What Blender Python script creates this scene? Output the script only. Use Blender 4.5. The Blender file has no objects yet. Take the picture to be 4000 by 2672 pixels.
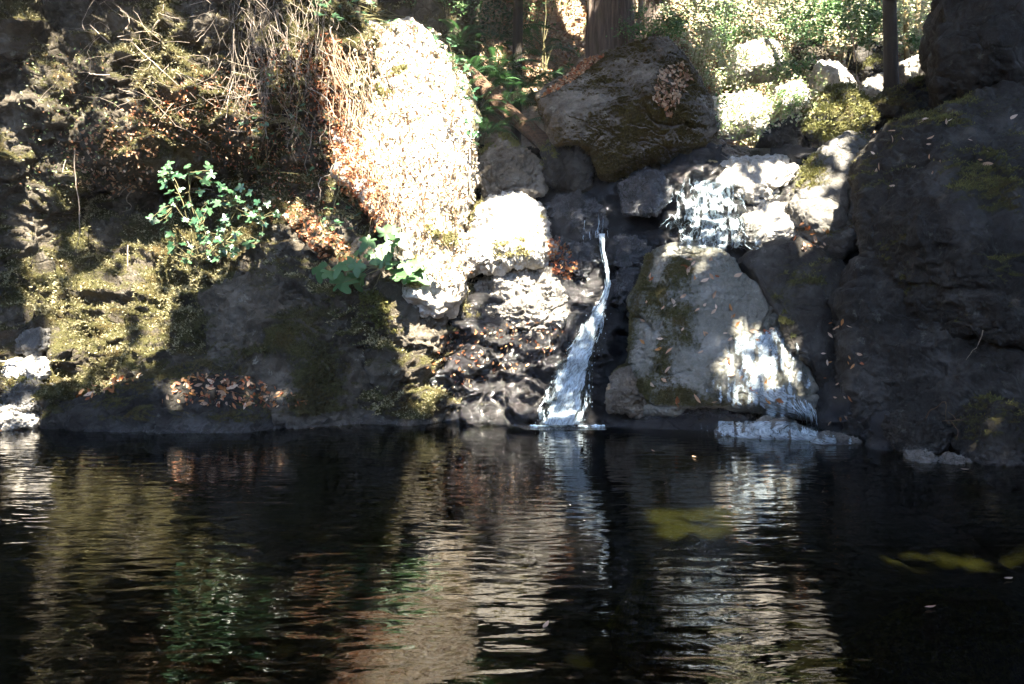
import bpy, bmesh, math, random
import numpy as np
from mathutils import Vector, Matrix
from mathutils.bvhtree import BVHTree

SC = bpy.context.scene
COL = SC.collection
RNG = np.random.default_rng(7)
random.seed(7)

# ------------------------------------------------------------------ camera, sky, sun, exposure
FPX, CX, CY, HOR, CAMH = 740.0, 512.0, 342.0, 302.0, 1.5
PITCH = math.atan((CY - HOR) / FPX)
cam_d = bpy.data.cameras.new('camera'); cam = bpy.data.objects.new('camera', cam_d); COL.objects.link(cam)
cam.location = (0, 0, CAMH); cam.rotation_euler = (math.pi / 2 - PITCH, 0, 0)
cam_d.sensor_width = 36; cam_d.lens = FPX / 1024 * 36; cam_d.clip_end = 400; cam_d.clip_start = 0.05
SC.camera = cam

SUN = np.array([0.10, -0.50, 0.86]); SUN /= np.linalg.norm(SUN)
SUN_EL = math.asin(SUN[2]); SUN_ROT = math.atan2(SUN[0], SUN[1])
world = bpy.data.worlds.new('World'); SC.world = world; world.use_nodes = True
wn = world.node_tree.nodes; wl = world.node_tree.links
sky = wn.new('ShaderNodeTexSky'); sky.sky_type = 'NISHITA'; sky.sun_disc = False
sky.ozone_density = 5.0; sky.sun_elevation = SUN_EL; sky.sun_rotation = SUN_ROT
wl.new(sky.outputs[0], wn['Background'].inputs[0]); wn['Background'].inputs[1].default_value = 0.145
sun_d = bpy.data.lights.new('sun', 'SUN'); sun = bpy.data.objects.new('sun', sun_d); COL.objects.link(sun)
sun_d.energy = 5.0; sun_d.angle = math.radians(0.5); sun_d.color = (1.0, 0.91, 0.76)
sun.rotation_euler = Vector(SUN).to_track_quat('Z', 'Y').to_euler(); sun.location = (5, -10, 30)
SC.view_settings.view_transform = 'Standard'; SC.view_settings.look = 'None'
SC.view_settings.exposure = 3.8; SC.view_settings.gamma = 1.0
SC.view_settings.use_curve_mapping = False
SC.cycles.use_denoising = True
SC.cycles.max_bounces = 8; SC.cycles.transparent_max_bounces = 12

# ------------------------------------------------------------------ helpers
_ca, _sa = math.cos(PITCH), math.sin(PITCH)
def rays(px, py):
    cx = (np.asarray(px, float) - CX) / FPX; cz = (CY - np.asarray(py, float)) / FPX
    return np.stack([cx, _ca + cz * _sa, -_sa + cz * _ca], -1)
def P(px, py, D):
    r = rays(px, py); t = np.asarray(D, float) / r[..., 1]
    return r * t[..., None] + np.array([0, 0, CAMH])
def proj(p):
    p = np.asarray(p, float) - np.array([0, 0, CAMH])
    f = p[..., 1] * _ca - p[..., 2] * _sa; u = p[..., 1] * _sa + p[..., 2] * _ca
    f = np.where(f < 0.05, np.nan, f)
    return CX + FPX * p[..., 0] / f, CY - FPX * u / f

def _hash(ix, iy, iz, s):
    n = (ix * 374761393 + iy * 668265263 + iz * 1440662683 + s * 974711) & 0xffffffff
    n = ((n ^ (n >> 13)) * 1274126177) & 0xffffffff
    n = ((n ^ (n >> 15)) * 2246822519) & 0xffffffff
    return ((n ^ (n >> 16)) & 0xffff) / 32767.5 - 1.0
def vnoise(p, s=0):
    f = np.floor(p); i = f.astype(np.int64); t = p - f
    t = t * t * t * (t * (t * 6 - 15) + 10)
    x, y, z = i[:, 0], i[:, 1], i[:, 2]
    out = 0
    for dx in (0, 1):
        wx = t[:, 0] if dx else 1 - t[:, 0]
        for dy in (0, 1):
            wy = t[:, 1] if dy else 1 - t[:, 1]
            for dz in (0, 1):
                wz = t[:, 2] if dz else 1 - t[:, 2]
                out = out + wx * wy * wz * _hash(x + dx, y + dy, z + dz, s)
    return out
_R = np.array([[0.36, 0.48, -0.8], [-0.8, 0.6, 0.0], [0.48, 0.64, 0.6]])
def fbm(p, scale=1.0, octv=4, seed=0, gain=0.5, ridge=False):
    q = np.asarray(p, float) * scale + seed * 7.31; a = 1.0; o = 0; tot = 0
    for k in range(octv):
        n = vnoise(q, seed + k)
        if ridge: n = 1 - 2 * np.abs(n)
        o = o + a * n; tot += a; a *= gain; q = (q @ _R.T) * 2.03 + 3.7
    return o / tot
def sstep(a, b, x):
    t = np.clip((x - a) / (b - a), 0, 1); return t * t * (3 - 2 * t)
def in_poly(px, py, poly):
    poly = np.asarray(poly, float); ins = np.zeros(np.shape(px), bool)
    x0, y0 = poly[-1]
    for x1, y1 in poly:
        c = (y1 > py) != (y0 > py)
        with np.errstate(divide='ignore', invalid='ignore'):
            xi = (x0 - x1) * (py - y1) / (y0 - y1 + 1e-12) + x1
        ins ^= c & (px < xi); x0, y0 = x1, y1
    return ins

def mesh_np(name, V, F, mat=None, smooth=True, attrs=None, uv=None):
    V = np.asarray(V, np.float32); F = np.asarray(F, np.int32); k = F.shape[1]; m = len(F)
    me = bpy.data.meshes.new(name)
    me.vertices.add(len(V)); me.vertices.foreach_set('co', V.ravel())
    me.loops.add(m * k); me.loops.foreach_set('vertex_index', F.ravel())
    me.polygons.add(m); me.polygons.foreach_set('loop_start', np.arange(m, dtype=np.int32) * k)
    me.polygons.foreach_set('use_smooth', np.full(m, smooth, bool))
    for an, av in (attrs or {}).items():
        av = np.asarray(av, np.float32)
        if av.ndim == 1:
            a = me.attributes.new(an, 'FLOAT', 'POINT'); a.data.foreach_set('value', av)
        else:
            if av.shape[1] == 3: av = np.concatenate([av, np.ones((len(av), 1), np.float32)], 1)
            a = me.attributes.new(an, 'FLOAT_COLOR', 'POINT'); a.data.foreach_set('color', av.ravel())
    if uv is not None:
        l = me.uv_layers.new(name='UVMap'); l.data.foreach_set('uv', np.asarray(uv, np.float32)[F.ravel()].ravel())
    me.update(calc_edges=True)
    if mat: me.materials.append(mat)
    return me
def link(name, data, parent=None, loc=None):
    o = bpy.data.objects.new(name, data); COL.objects.link(o)
    if loc is not None: o.location = loc
    if parent is not None: o.parent = parent
    return o
def tag(o, label=None, cat=None, group=None, kind=None):
    for k, v in (('label', label), ('category', cat), ('group', group), ('kind', kind)):
        if v: o[k] = v
    return o
def empty(name, loc, label, cat, group=None):
    o = link(name, None, loc=loc); o.empty_display_size = 0.2
    return tag(o, label, cat, group)
def vnormals(V, F):
    N = np.zeros_like(V); a, b, c = V[F[:, 0]], V[F[:, 1]], V[F[:, 2]]
    fn = np.cross(b - a, c - a)
    if F.shape[1] == 4: fn = fn + np.cross(c - a, V[F[:, 3]] - a)
    for k in range(F.shape[1]):
        for j in range(3): N[:, j] += np.bincount(F[:, k], fn[:, j], len(V))
    return N / (np.linalg.norm(N, axis=1, keepdims=True) + 1e-12)
def basis(N, yaw=None):
    n = len(N)
    a = np.where(np.abs(N[:, 2:3]) < 0.9, np.array([[0, 0, 1.0]]), np.array([[1.0, 0, 0]]))
    U = np.cross(a, N); U /= np.linalg.norm(U, axis=1, keepdims=True) + 1e-9
    W = np.cross(N, U)
    if yaw is None: yaw = RNG.uniform(0, 2 * np.pi, n)
    c, s = np.cos(yaw)[:, None], np.sin(yaw)[:, None]
    return U * c + W * s, W * c - U * s
SOLID = []          # (V world, F) for ray casts
def solid(V, F): SOLID.append((V, F))

# ------------------------------------------------------------------ materials
class NT:
    def __init__(s, name):
        s.m = bpy.data.materials.new(name); s.m.use_nodes = True; s.t = s.m.node_tree; s.t.nodes.clear()
        s.out = s.t.nodes.new('ShaderNodeOutputMaterial')
    def n(s, typ, **kw):
        nd = s.t.nodes.new(typ)
        for k, v in kw.items():
            if k.startswith('i_'):
                key = k[2:]; key = int(key) if key.isdigit() else key.replace('_', ' ')
                s.set(nd.inputs[key], v)
            else: setattr(nd, k, v)
        return nd
    def set(s, sock, v):
        if hasattr(v, 'is_output') or isinstance(v, bpy.types.NodeSocket): s.t.links.new(v, sock)
        else:
            if sock.type == 'RGBA': v = (*v, 1) if isinstance(v, (tuple, list)) and len(v) == 3 else ((v, v, v, 1) if isinstance(v, (int, float)) else v)
            sock.default_value = v
    def noise(s, vec, scale, detail=6, rough=0.55, dist=0.0):
        nd = s.n('ShaderNodeTexNoise', i_Vector=vec, i_Scale=scale, i_Detail=detail, i_Roughness=rough, i_Distortion=dist)
        return nd.outputs['Fac']
    def ramp(s, fac, stops):
        nd = s.n('ShaderNodeValToRGB', i_Fac=fac); e = nd.color_ramp.elements
        while len(e) < len(stops): e.new(0.5)
        for el, (p, c) in zip(e, stops):
            el.position = p; el.color = (*c, 1) if isinstance(c, (tuple, list)) else (c, c, c, 1)
        return nd.outputs[0]
    def mix(s, fac, a, b, blend='MIX'):
        nd = s.n('ShaderNodeMix', data_type='RGBA', blend_type=blend)
        s.set(nd.inputs[0], fac); s.set(nd.inputs[6], a); s.set(nd.inputs[7], b)
        return nd.outputs[2]
    def math(s, op, a, b=0.0, c=None):
        nd = s.n('ShaderNodeMath', operation=op); s.set(nd.inputs[0], a); s.set(nd.inputs[1], b)
        if c is not None: s.set(nd.inputs[2], c)
        return nd.outputs[0]
    def attr(s, name, out='Fac'): return s.n('ShaderNodeAttribute', attribute_name=name).outputs[out]
    def obj(s): return s.n('ShaderNodeTexCoord').outputs['Object']
    def mapv(s, vec, scale): return s.n('ShaderNodeMapping', i_Vector=vec, i_Scale=scale).outputs[0]
    def bump(s, h, strength=0.5, dist=0.03, normal=None):
        nd = s.n('ShaderNodeBump', i_Height=h, i_Strength=strength, i_Distance=dist)
        if normal is not None: s.set(nd.inputs['Normal'], normal)
        return nd.outputs[0]
    def done(s, sh): s.t.links.new(sh, s.out.inputs[0]); return s.m

def rock_mat(name, c1, c2, c3, moss=((0.035, 0.036, 0.012), (0.12, 0.11, 0.045)), rough=(0.75, 0.95), spec=0.3, lich=0.25, bumpd=0.035, glints=0.0):
    t = NT(name); o = t.obj()
    n1 = t.noise(o, 2.2, 8, 0.6); n2 = t.noise(o, 17, 6, 0.65); n3 = t.noise(o, 60, 4, 0.6)
    c = t.ramp(n1, [(0.3, c1), (0.5, c2), (0.7, c3)])
    c = t.mix(t.ramp(n2, [(0.35, 0.0), (0.7, 0.75)]), c, t.mix(0.5, c, (0.02, 0.018, 0.015)))
    c = t.mix(t.ramp(n3, [(0.55, 0.0), (0.75, 0.5)]), c, c3)
    li = t.noise(o, 6.5, 7, 0.7, 0.4)
    c = t.mix(t.math('MULTIPLY', t.ramp(li, [(0.6, 0.0), (0.66, 1.0)]), lich), c, (0.46, 0.46, 0.38))
    wet = t.attr('wet'); c = t.mix(t.math('MULTIPLY', wet, 0.6), c, t.mix(0.7, c, (0.006, 0.006, 0.006)))
    mm = t.noise(o, 24, 6, 0.7); mf = t.math('ADD', t.attr('moss'), t.math('MULTIPLY', t.math('SUBTRACT', mm, 0.5), 1.1))
    mf = t.ramp(mf, [(0.38, 0.0), (0.62, 1.0)])
    mc = t.ramp(t.noise(o, 38, 5, 0.7), [(0.3, moss[0]), (0.72, moss[1])])
    mc = t.mix(t.ramp(t.noise(o, 3.2, 4, 0.6), [(0.5, 0.0), (0.68, 0.7)]), mc, (0.085, 0.055, 0.022))
    c = t.mix(mf, c, mc)
    v = t.n('ShaderNodeTexVoronoi', feature='DISTANCE_TO_EDGE', i_Vector=t.mix(0.12, o, t.n('ShaderNodeTexNoise', i_Vector=o, i_Scale=5.0, i_Detail=4.0).outputs['Color']), i_Scale=2.6).outputs['Distance']
    h = t.math('ADD', t.math('MULTIPLY', t.noise(o, 9, 10, 0.68), 1.0), t.math('MULTIPLY', t.ramp(v, [(0.0, 0.0), (0.05, 1.0)]), 0.25))
    h = t.math('ADD', h, t.math('MULTIPLY', t.math('MULTIPLY', t.noise(o, 70, 4, 0.7), mf), 0.9))
    b = t.bump(h, 0.9, bumpd)
    r = t.math('MULTIPLY_ADD', wet, -0.45, rough[1]); r = t.math('MAXIMUM', r, 0.16)
    r = t.mix(t.ramp(n2, [(0.3, 0.0), (0.7, 1.0)]), r, t.math('MULTIPLY', r, rough[0] / rough[1]))
    r = t.mix(mf, r, 0.95)
    bs = t.n('ShaderNodeBsdfPrincipled', i_Base_Color=c, i_Roughness=r, i_Normal=b)
    t.set(bs.inputs['Specular IOR Level'], t.mix(mf, t.math('MULTIPLY_ADD', wet, 0.4, spec), 0.1))
    return t.done(bs.outputs[0])
M_CLIFF = rock_mat('mossy_cliff_rock', (0.03, 0.024, 0.016), (0.075, 0.062, 0.043), (0.16, 0.14, 0.11), bumpd=0.08)
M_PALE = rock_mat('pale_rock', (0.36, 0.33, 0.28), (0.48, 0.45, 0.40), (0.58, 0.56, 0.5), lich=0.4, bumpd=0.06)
M_GREY = rock_mat('grey_rock', (0.06, 0.054, 0.045), (0.12, 0.115, 0.105), (0.22, 0.215, 0.205), bumpd=0.06)
M_SLAB = rock_mat('slab_rock', (0.10, 0.096, 0.075), (0.17, 0.165, 0.135), (0.28, 0.275, 0.245), spec=0.4, rough=(0.5, 0.85), bumpd=0.06)
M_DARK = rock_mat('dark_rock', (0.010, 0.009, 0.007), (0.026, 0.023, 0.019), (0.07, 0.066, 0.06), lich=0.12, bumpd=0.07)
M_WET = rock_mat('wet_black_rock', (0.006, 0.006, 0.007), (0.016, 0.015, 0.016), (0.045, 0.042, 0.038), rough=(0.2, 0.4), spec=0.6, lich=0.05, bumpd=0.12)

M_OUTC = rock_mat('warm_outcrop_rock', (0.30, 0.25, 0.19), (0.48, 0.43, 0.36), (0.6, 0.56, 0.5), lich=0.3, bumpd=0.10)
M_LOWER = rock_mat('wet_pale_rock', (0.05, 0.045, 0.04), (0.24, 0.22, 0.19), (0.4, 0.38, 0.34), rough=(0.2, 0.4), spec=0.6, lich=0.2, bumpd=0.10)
M_SUNK = rock_mat('sunken_mossy_rock', (0.008, 0.008, 0.003), (0.02, 0.02, 0.006), (0.05, 0.048, 0.012), moss=((0.010, 0.014, 0.001), (0.13, 0.14, 0.022)), bumpd=0.08)
M_WETGREY = rock_mat('wet_grey_rock', (0.012, 0.012, 0.014), (0.045, 0.046, 0.05), (0.13, 0.13, 0.14), rough=(0.18, 0.35), spec=0.7, lich=0.05, bumpd=0.09)
M_TOP = rock_mat('brown_mossy_rock', (0.06, 0.047, 0.033), (0.13, 0.11, 0.085), (0.25, 0.225, 0.19), moss=((0.03, 0.024, 0.008), (0.11, 0.085, 0.022)), bumpd=0.08)

def leaf_mat(name, a, b, trans=0.35, rough=0.5, vary=True):
    """a, b: two colours between which each leaf lies (object random, or the leaf's own 'tint' attribute)."""
    t = NT(name)
    if vary == 'tint': c = t.attr('tint', 'Color')
    else: c = t.mix(t.n('ShaderNodeObjectInfo').outputs['Random'], a, b)
    c = t.mix(t.ramp(t.noise(t.obj(), 40, 3), [(0.4, 0.0), (0.75, 0.5)]), c, t.mix(0.6, c, (0.05, 0.03, 0.012)))
    bs = t.n('ShaderNodeBsdfPrincipled', i_Base_Color=c, i_Roughness=rough)
    tr = t.n('ShaderNodeBsdfTranslucent', i_Color=c)
    mx = t.n('ShaderNodeMixShader', i_0=trans); t.set(mx.inputs[1], bs.outputs[0]); t.set(mx.inputs[2], tr.outputs[0])
    return t.done(mx.outputs[0])
M_TINT = leaf_mat('leaf_matter', 0, 0, 0.25, 0.6, 'tint')
M_SHADE_LEAF = leaf_mat('shade_leaf', (0.03, 0.06, 0.015), (0.05, 0.09, 0.02), 0.12, 0.6, 'tint')
M_MOSS = leaf_mat('moss_tuft', 0, 0, 0.2, 0.9, 'tint')
M_FALLEN = leaf_mat('fallen_leaf', (0.40, 0.23, 0.13), (0.62, 0.48, 0.36), 0.2, 0.55)
M_FALLEN_R = leaf_mat('rust_leaf', (0.26, 0.07, 0.025), (0.45, 0.22, 0.07), 0.25, 0.5)
M_IVY = leaf_mat('ivy_leaf', (0.02, 0.07, 0.035), (0.07, 0.15, 0.07), 0.25, 0.3)
M_BIG = leaf_mat('broad_leaf', (0.05, 0.13, 0.045), (0.09, 0.19, 0.07), 0.4, 0.45)
M_FERN = leaf_mat('fern_leaf', (0.02, 0.075, 0.025), (0.05, 0.13, 0.04), 0.3, 0.5)

def wood_mat(name, a, b, scale=(14, 14, 1.2), dist=0.02, rough=0.9):
    t = NT(name); o = t.mapv(t.obj(), scale)
    n = t.noise(o, 1.6, 8, 0.65, 0.3); c = t.ramp(n, [(0.3, a), (0.7, b)])
    c = t.mix(t.ramp(t.noise(t.obj(), 3, 5), [(0.55, 0.0), (0.7, 0.4)]), c, (0.07, 0.075, 0.03))
    bs = t.n('ShaderNodeBsdfPrincipled', i_Base_Color=c, i_Roughness=rough, i_Normal=t.bump(n, 0.9, dist))
    return t.done(bs.outputs[0])
M_REDWOOD = wood_mat('redwood_bark', (0.035, 0.025, 0.019), (0.18, 0.135, 0.11), dist=0.06)
M_STRAW = wood_mat('dry_straw', (0.22, 0.13, 0.07), (0.5, 0.4, 0.27), (20, 20, 20), 0.002)
M_BARK = wood_mat('dark_bark', (0.008, 0.006, 0.004), (0.03, 0.021, 0.014))
M_TWIG = wood_mat('dead_twig', (0.10, 0.075, 0.055), (0.36, 0.30, 0.24), (30, 30, 30), 0.003)
M_ROT = wood_mat('rotten_wood', (0.03, 0.016, 0.009), (0.15, 0.085, 0.045), (2, 22, 22), 0.03)
M_STEM = wood_mat('green_stem', (0.10, 0.10, 0.04), (0.22, 0.19, 0.09), (20, 20, 20), 0.003)
M_TANBARK = wood_mat('tan_bark', (0.16, 0.11, 0.05), (0.34, 0.26, 0.13))

def ground_mat():
    t = NT('forest_soil'); o = t.obj()
    c = t.ramp(t.noise(o, 3, 8, 0.65), [(0.3, (0.07, 0.05, 0.03)), (0.5, (0.2, 0.15, 0.10)), (0.7, (0.36, 0.30, 0.22))])
    v = t.n('ShaderNodeTexVoronoi', i_Vector=o, i_Scale=14.0)
    c = t.mix(0.45, c, t.ramp(v.outputs['Color'], [(0.1, (0.10, 0.05, 0.025)), (0.5, (0.25, 0.16, 0.09)), (0.9, (0.36, 0.28, 0.18))]))
    z = t.n('ShaderNodeSeparateXYZ', i_Vector=o).outputs[2]; c = t.mix(t.ramp(t.math('MULTIPLY', z, -1.0), [(0.02, 0.0), (0.15, 1.0)]), c, (0.022, 0.02, 0.012))   # silt on the pool bed
    h = t.math('ADD', t.noise(o, 12, 8, 0.7), t.math('MULTIPLY', v.outputs['Distance'], 0.6))
    bs = t.n('ShaderNodeBsdfPrincipled', i_Base_Color=c, i_Roughness=0.95, i_Normal=t.bump(h, 0.9, 0.05))
    return t.done(bs.outputs[0])
M_SOIL = ground_mat()

def water_mat():
    t = NT('pool_water'); o = t.obj()
    a = t.noise(t.mapv(o, (2.8, 8.6, 1)), 1.0, 2, 0.4, 0.5)
    b = t.noise(t.mapv(o, (6.5, 19.0, 1)), 1.0, 2, 0.5, 0.3)
    r = t.n('ShaderNodeTexWave', wave_type='RINGS', rings_direction='SPHERICAL', i_Vector=t.n('ShaderNodeMapping', i_Vector=o, i_Location=(-0.75, -9.0, 0)).outputs[0], i_Scale=1.7, i_Distortion=3.5, i_Detail=2.0, i_Detail_Scale=1.2).outputs['Fac']
    h = t.math('ADD', t.math('MULTIPLY', a, 1.0), t.math('MULTIPLY', b, 0.13))
    h = t.math('ADD', h, t.math('MULTIPLY', r, 0.12))
    calm = t.ramp(t.noise(t.mapv(o, (0.35, 0.5, 1)), 1.0, 2, 0.5), [(0.35, 0.55), (0.65, 1.0)])
    nrm = t.bump(t.math('MULTIPLY', h, calm), 1.0, 0.0085)
    gl = t.n('ShaderNodeBsdfGlossy', i_Color=(1, 1, 1), i_Roughness=0.015, i_Normal=nrm)
    tr = t.n('ShaderNodeBsdfTransparent', i_Color=(0.36, 0.38, 0.20))
    fr = t.n('ShaderNodeFresnel', i_IOR=1.36, i_Normal=nrm)
    mx = t.n('ShaderNodeMixShader'); t.set(mx.inputs[0], fr.outputs[0]); t.set(mx.inputs[1], tr.outputs[0]); t.set(mx.inputs[2], gl.outputs[0])
    return t.done(mx.outputs[0])
M_WATER = water_mat()

def foam_mat(name, su, sv, lo, hi, col=(0.64, 0.76, 0.83)):
    t = NT(name); uv = t.n('ShaderNodeTexCoord').outputs['UV']
    n = t.noise(t.mapv(uv, (su, sv, 1)), 1.0, 7, 0.68, 1.1)
    n2 = t.noise(t.mapv(uv, (su * 3.1, sv * 3.1, 1)), 1.0, 4, 0.6)
    e = t.attr('dens')
    f = t.math('ADD', t.math('ADD', t.math('MULTIPLY', n, 0.75), t.math('MULTIPLY', n2, 0.3)), t.math('MULTIPLY_ADD', e, 0.5, -0.5))
    f = t.ramp(f, [(lo, 0.0), (hi, 1.0)])
    b = t.bump(t.math('ADD', n, t.math('MULTIPLY', n2, 0.6)), 1.0, 0.05)
    df = t.n('ShaderNodeBsdfPrincipled', i_Base_Color=col, i_Roughness=0.25, i_Normal=b)
    df.inputs['Subsurface Weight'].default_value = 0.0
    gl = t.n('ShaderNodeBsdfGlossy', i_Color=(1, 1, 1), i_Roughness=0.08, i_Normal=b)
    tr = t.n('ShaderNodeBsdfTransparent', i_Color=(0.92, 0.95, 0.96))
    fr = t.n('ShaderNodeFresnel', i_IOR=1.33, i_Normal=b)
    clear = t.n('ShaderNodeMixShader'); t.set(clear.inputs[0], fr.outputs[0]); t.set(clear.inputs[1], tr.outputs[0]); t.set(clear.inputs[2], gl.outputs[0])
    mx = t.n('ShaderNodeMixShader'); t.set(mx.inputs[0], f); t.set(mx.inputs[1], clear.outputs[0]); t.set(mx.inputs[2], df.outputs[0])
    return t.done(mx.outputs[0])
M_FALL = foam_mat('falling_water', 16, 7.0, 0.36, 0.60)
M_FILM = foam_mat('sheeting_water', 12, 11, 0.32, 0.70)
M_CASC = foam_mat('cascading_water', 13, 6.0, 0.46, 0.66)
M_FOAM = foam_mat('splash_foam', 14, 22, 0.40, 0.6)

# ------------------------------------------------------------------ thin veil added for lens glare and lifted blacks
_h = bpy.data.materials.new('glare_haze'); _h.use_nodes = True; _h.node_tree.nodes.clear()
_o = _h.node_tree.nodes.new('ShaderNodeOutputMaterial'); _v = _h.node_tree.nodes.new('ShaderNodeVolumePrincipled')
_v.inputs['Color'].default_value = (0.95, 0.95, 0.95, 1); _v.inputs['Density'].default_value = 0.0012; _v.inputs['Anisotropy'].default_value = 0.2
_h.node_tree.links.new(_v.outputs[0], _o.inputs['Volume'])
_c = np.array([(x, y, z) for z in (-4, 42) for y in (-44, 52) for x in (-44, 44)], float)
tag(link('glare_haze', mesh_np('glare_haze', _c, [(0, 2, 3, 1), (4, 5, 7, 6), (0, 1, 5, 4), (2, 6, 7, 3), (0, 4, 6, 2), (1, 3, 7, 5)], _h, False)), 'added mist veil standing in for lens glare', kind='stuff')

# ------------------------------------------------------------------ ground and water
def ground_z(X, Y):
    front = np.interp(Y, [-40, -14, -4, 0.6, 1.6, 8.7, 9.4, 10.2, 11.2, 12.5, 14, 17, 22, 30, 48],
                      [16, 6, 0.7, 0.12, -0.9, -0.9, -0.6, 0.5, 2.9, 3.75, 4.9, 7.5, 12, 18.5, 31])
    left = np.interp(-X, [6.8, 8.5, 12, 40], [-1, 2.5, 6.5, 26]); right = np.interp(X, [4.6, 6.5, 9.5, 40], [-1, 2.8, 6.0, 25])
    z = np.maximum(np.maximum(front, left), np.where(Y > 11, front - 1 + np.interp(X, [6, 12, 40], [0.6, 2.5, 9]), right))
    gully = 0.5 * np.exp(-((X - np.interp(Y, [11, 14, 18], [3.1, 4.4, 6.6])) / 0.8) ** 2) * sstep(10.8, 11.5, Y)
    return z - gully
gx = np.concatenate([np.linspace(-40, -9, 32, endpoint=False), np.linspace(-9, 11, 230, endpoint=False), np.linspace(11, 40, 30)])
gy = np.concatenate([np.linspace(-40, 0, 30, endpoint=False), np.linspace(0, 9, 60, endpoint=False), np.linspace(9, 20, 190, endpoint=False), np.linspace(20, 48, 40)])
GX, GY = np.meshgrid(gx, gy); V = np.stack([GX.ravel(), GY.ravel(), ground_z(GX.ravel(), GY.ravel())], 1)
nx, ny = len(gx), len(gy)
def gridfaces(nx, ny):
    i = (np.arange(ny - 1)[:, None] * nx + np.arange(nx - 1)[None]).ravel()
    return np.stack([i, i + 1, i + nx + 1, i + nx], 1)
F = gridfaces(nx, ny)
pn = np.stack([V[:, 0], V[:, 1], V[:, 2] * 0], 1)
V[:, 2] += 0.30 * fbm(pn, 0.55, 4, 3) + 0.13 * fbm(pn, 2.2, 4, 5)
V[:, 2] = np.where((V[:, 1] < 9) & (V[:, 1] > 1.6) & (np.abs(V[:, 0]) < 6), np.minimum(V[:, 2], -0.5), V[:, 2])
solid(V, F)
g = tag(link('ground', mesh_np('ground', V, F, M_SOIL)), kind='structure')
GB = BVHTree.FromPolygons([tuple(v) for v in V], [tuple(f) for f in F])
def gz(x, y):
    h = GB.ray_cast(Vector((x, y, 60)), Vector((0, 0, -1))); return h[0].z if h[0] else float(ground_z(np.array(x), np.array(y)))
w = tag(link('water', mesh_np('water', [(-9, 0.2, 0), (9, 0.2, 0), (9, 10.4, 0), (-9, 10.4, 0)], [(0, 1, 2, 3)], M_WATER, False)), kind='structure')

# ------------------------------------------------------------------ rock builders
_ICO = {}
def ico(sub):
    if sub not in _ICO:
        bm = bmesh.new(); bmesh.ops.create_icosphere(bm, subdivisions=sub, radius=1.0); bm.verts.index_update()
        _ICO[sub] = (np.array([v.co[:] for v in bm.verts]), np.array([[v.index for v in f.verts] for f in bm.faces])); bm.free()
    return _ICO[sub]
def moss_tufts(parent, V, F, N, m, count, size=0.03, pal=((0.06, 0.07, 0.015), (0.17, 0.165, 0.05)), loc=(0, 0, 0)):
    """short moss blades and leaflets standing on a rock; V in world space"""
    view = V - np.array([0, 0, CAMH]); vis = (N * view).sum(1) < 0.15 * np.linalg.norm(view, axis=1)
    w = np.clip(m, 0, 1) * vis
    if w.sum() < 1: return
    idx = RNG.choice(len(V), count, p=w / w.sum())
    n = len(idx); jit = 0.6 * size
    base = V[idx] + RNG.normal(0, jit, (n, 3)); 
    d = N[idx] + RNG.normal(0, 0.55, (n, 3)) + np.array([0, 0, -0.15]); d /= np.linalg.norm(d, axis=1, keepdims=True)
    s = size * RNG.uniform(0.5, 1.5, n)[:, None]; side, _ = basis(d)
    V3 = np.stack([base - side * s * 0.32 - N[idx] * 0.006, base + side * s * 0.32 - N[idx] * 0.006, base + d * s], 1).reshape(-1, 3)
    F3 = np.arange(3 * n).reshape(n, 3)
    big = np.clip(0.5 + 0.5 * fbm(base, 5.0, 3, 11) * 1.6 + RNG.normal(0, 0.09, n), 0, 1)[:, None]
    col = np.array(pal[0]) * (1 - big) + np.array(pal[1]) * big
    o = link('moss', mesh_np('moss', V3 - np.array(loc), F3, M_MOSS, False, {'tint': np.repeat(col, 3, 0)}), parent)
    tag(o, kind='stuff')

def finish_rock(name, V, F, mat, label, cat, moss, seed, tufts, tsize, group=None, wetz=0.12, wet0=0.0, pal=None):
    N = vnormals(V, F)
    m = np.clip(moss[0] + moss[1] * N[:, 2] + moss[2] * fbm(V, 1.7, 4, seed + 40), 0, 1)
    if np.max(moss[0]) <= -5: m[:] = 0
    wet = np.clip(wet0 + (1 - wet0) * sstep(0.10, -0.10, V[:, 2] - wetz - 0.12 * fbm(V, 2.5, 3, seed + 9)), 0, 1)
    m = m * (1 - 0.9 * sstep(0.08, -0.03, V[:, 2] - wetz))
    loc = np.array([V[:, 0].mean(), V[:, 1].mean(), V[:, 2].min()])
    o = link(name, mesh_np(name, V - loc, F, mat, True, {'moss': m, 'wet': wet}), loc=loc)
    tag(o, label, cat, group); solid(V, F)
    if tufts: moss_tufts(o, V, F, N, sstep(0.45, 0.75, m), tufts, tsize, loc=loc, **({'pal': pal} if pal else {}))
    return o
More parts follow.
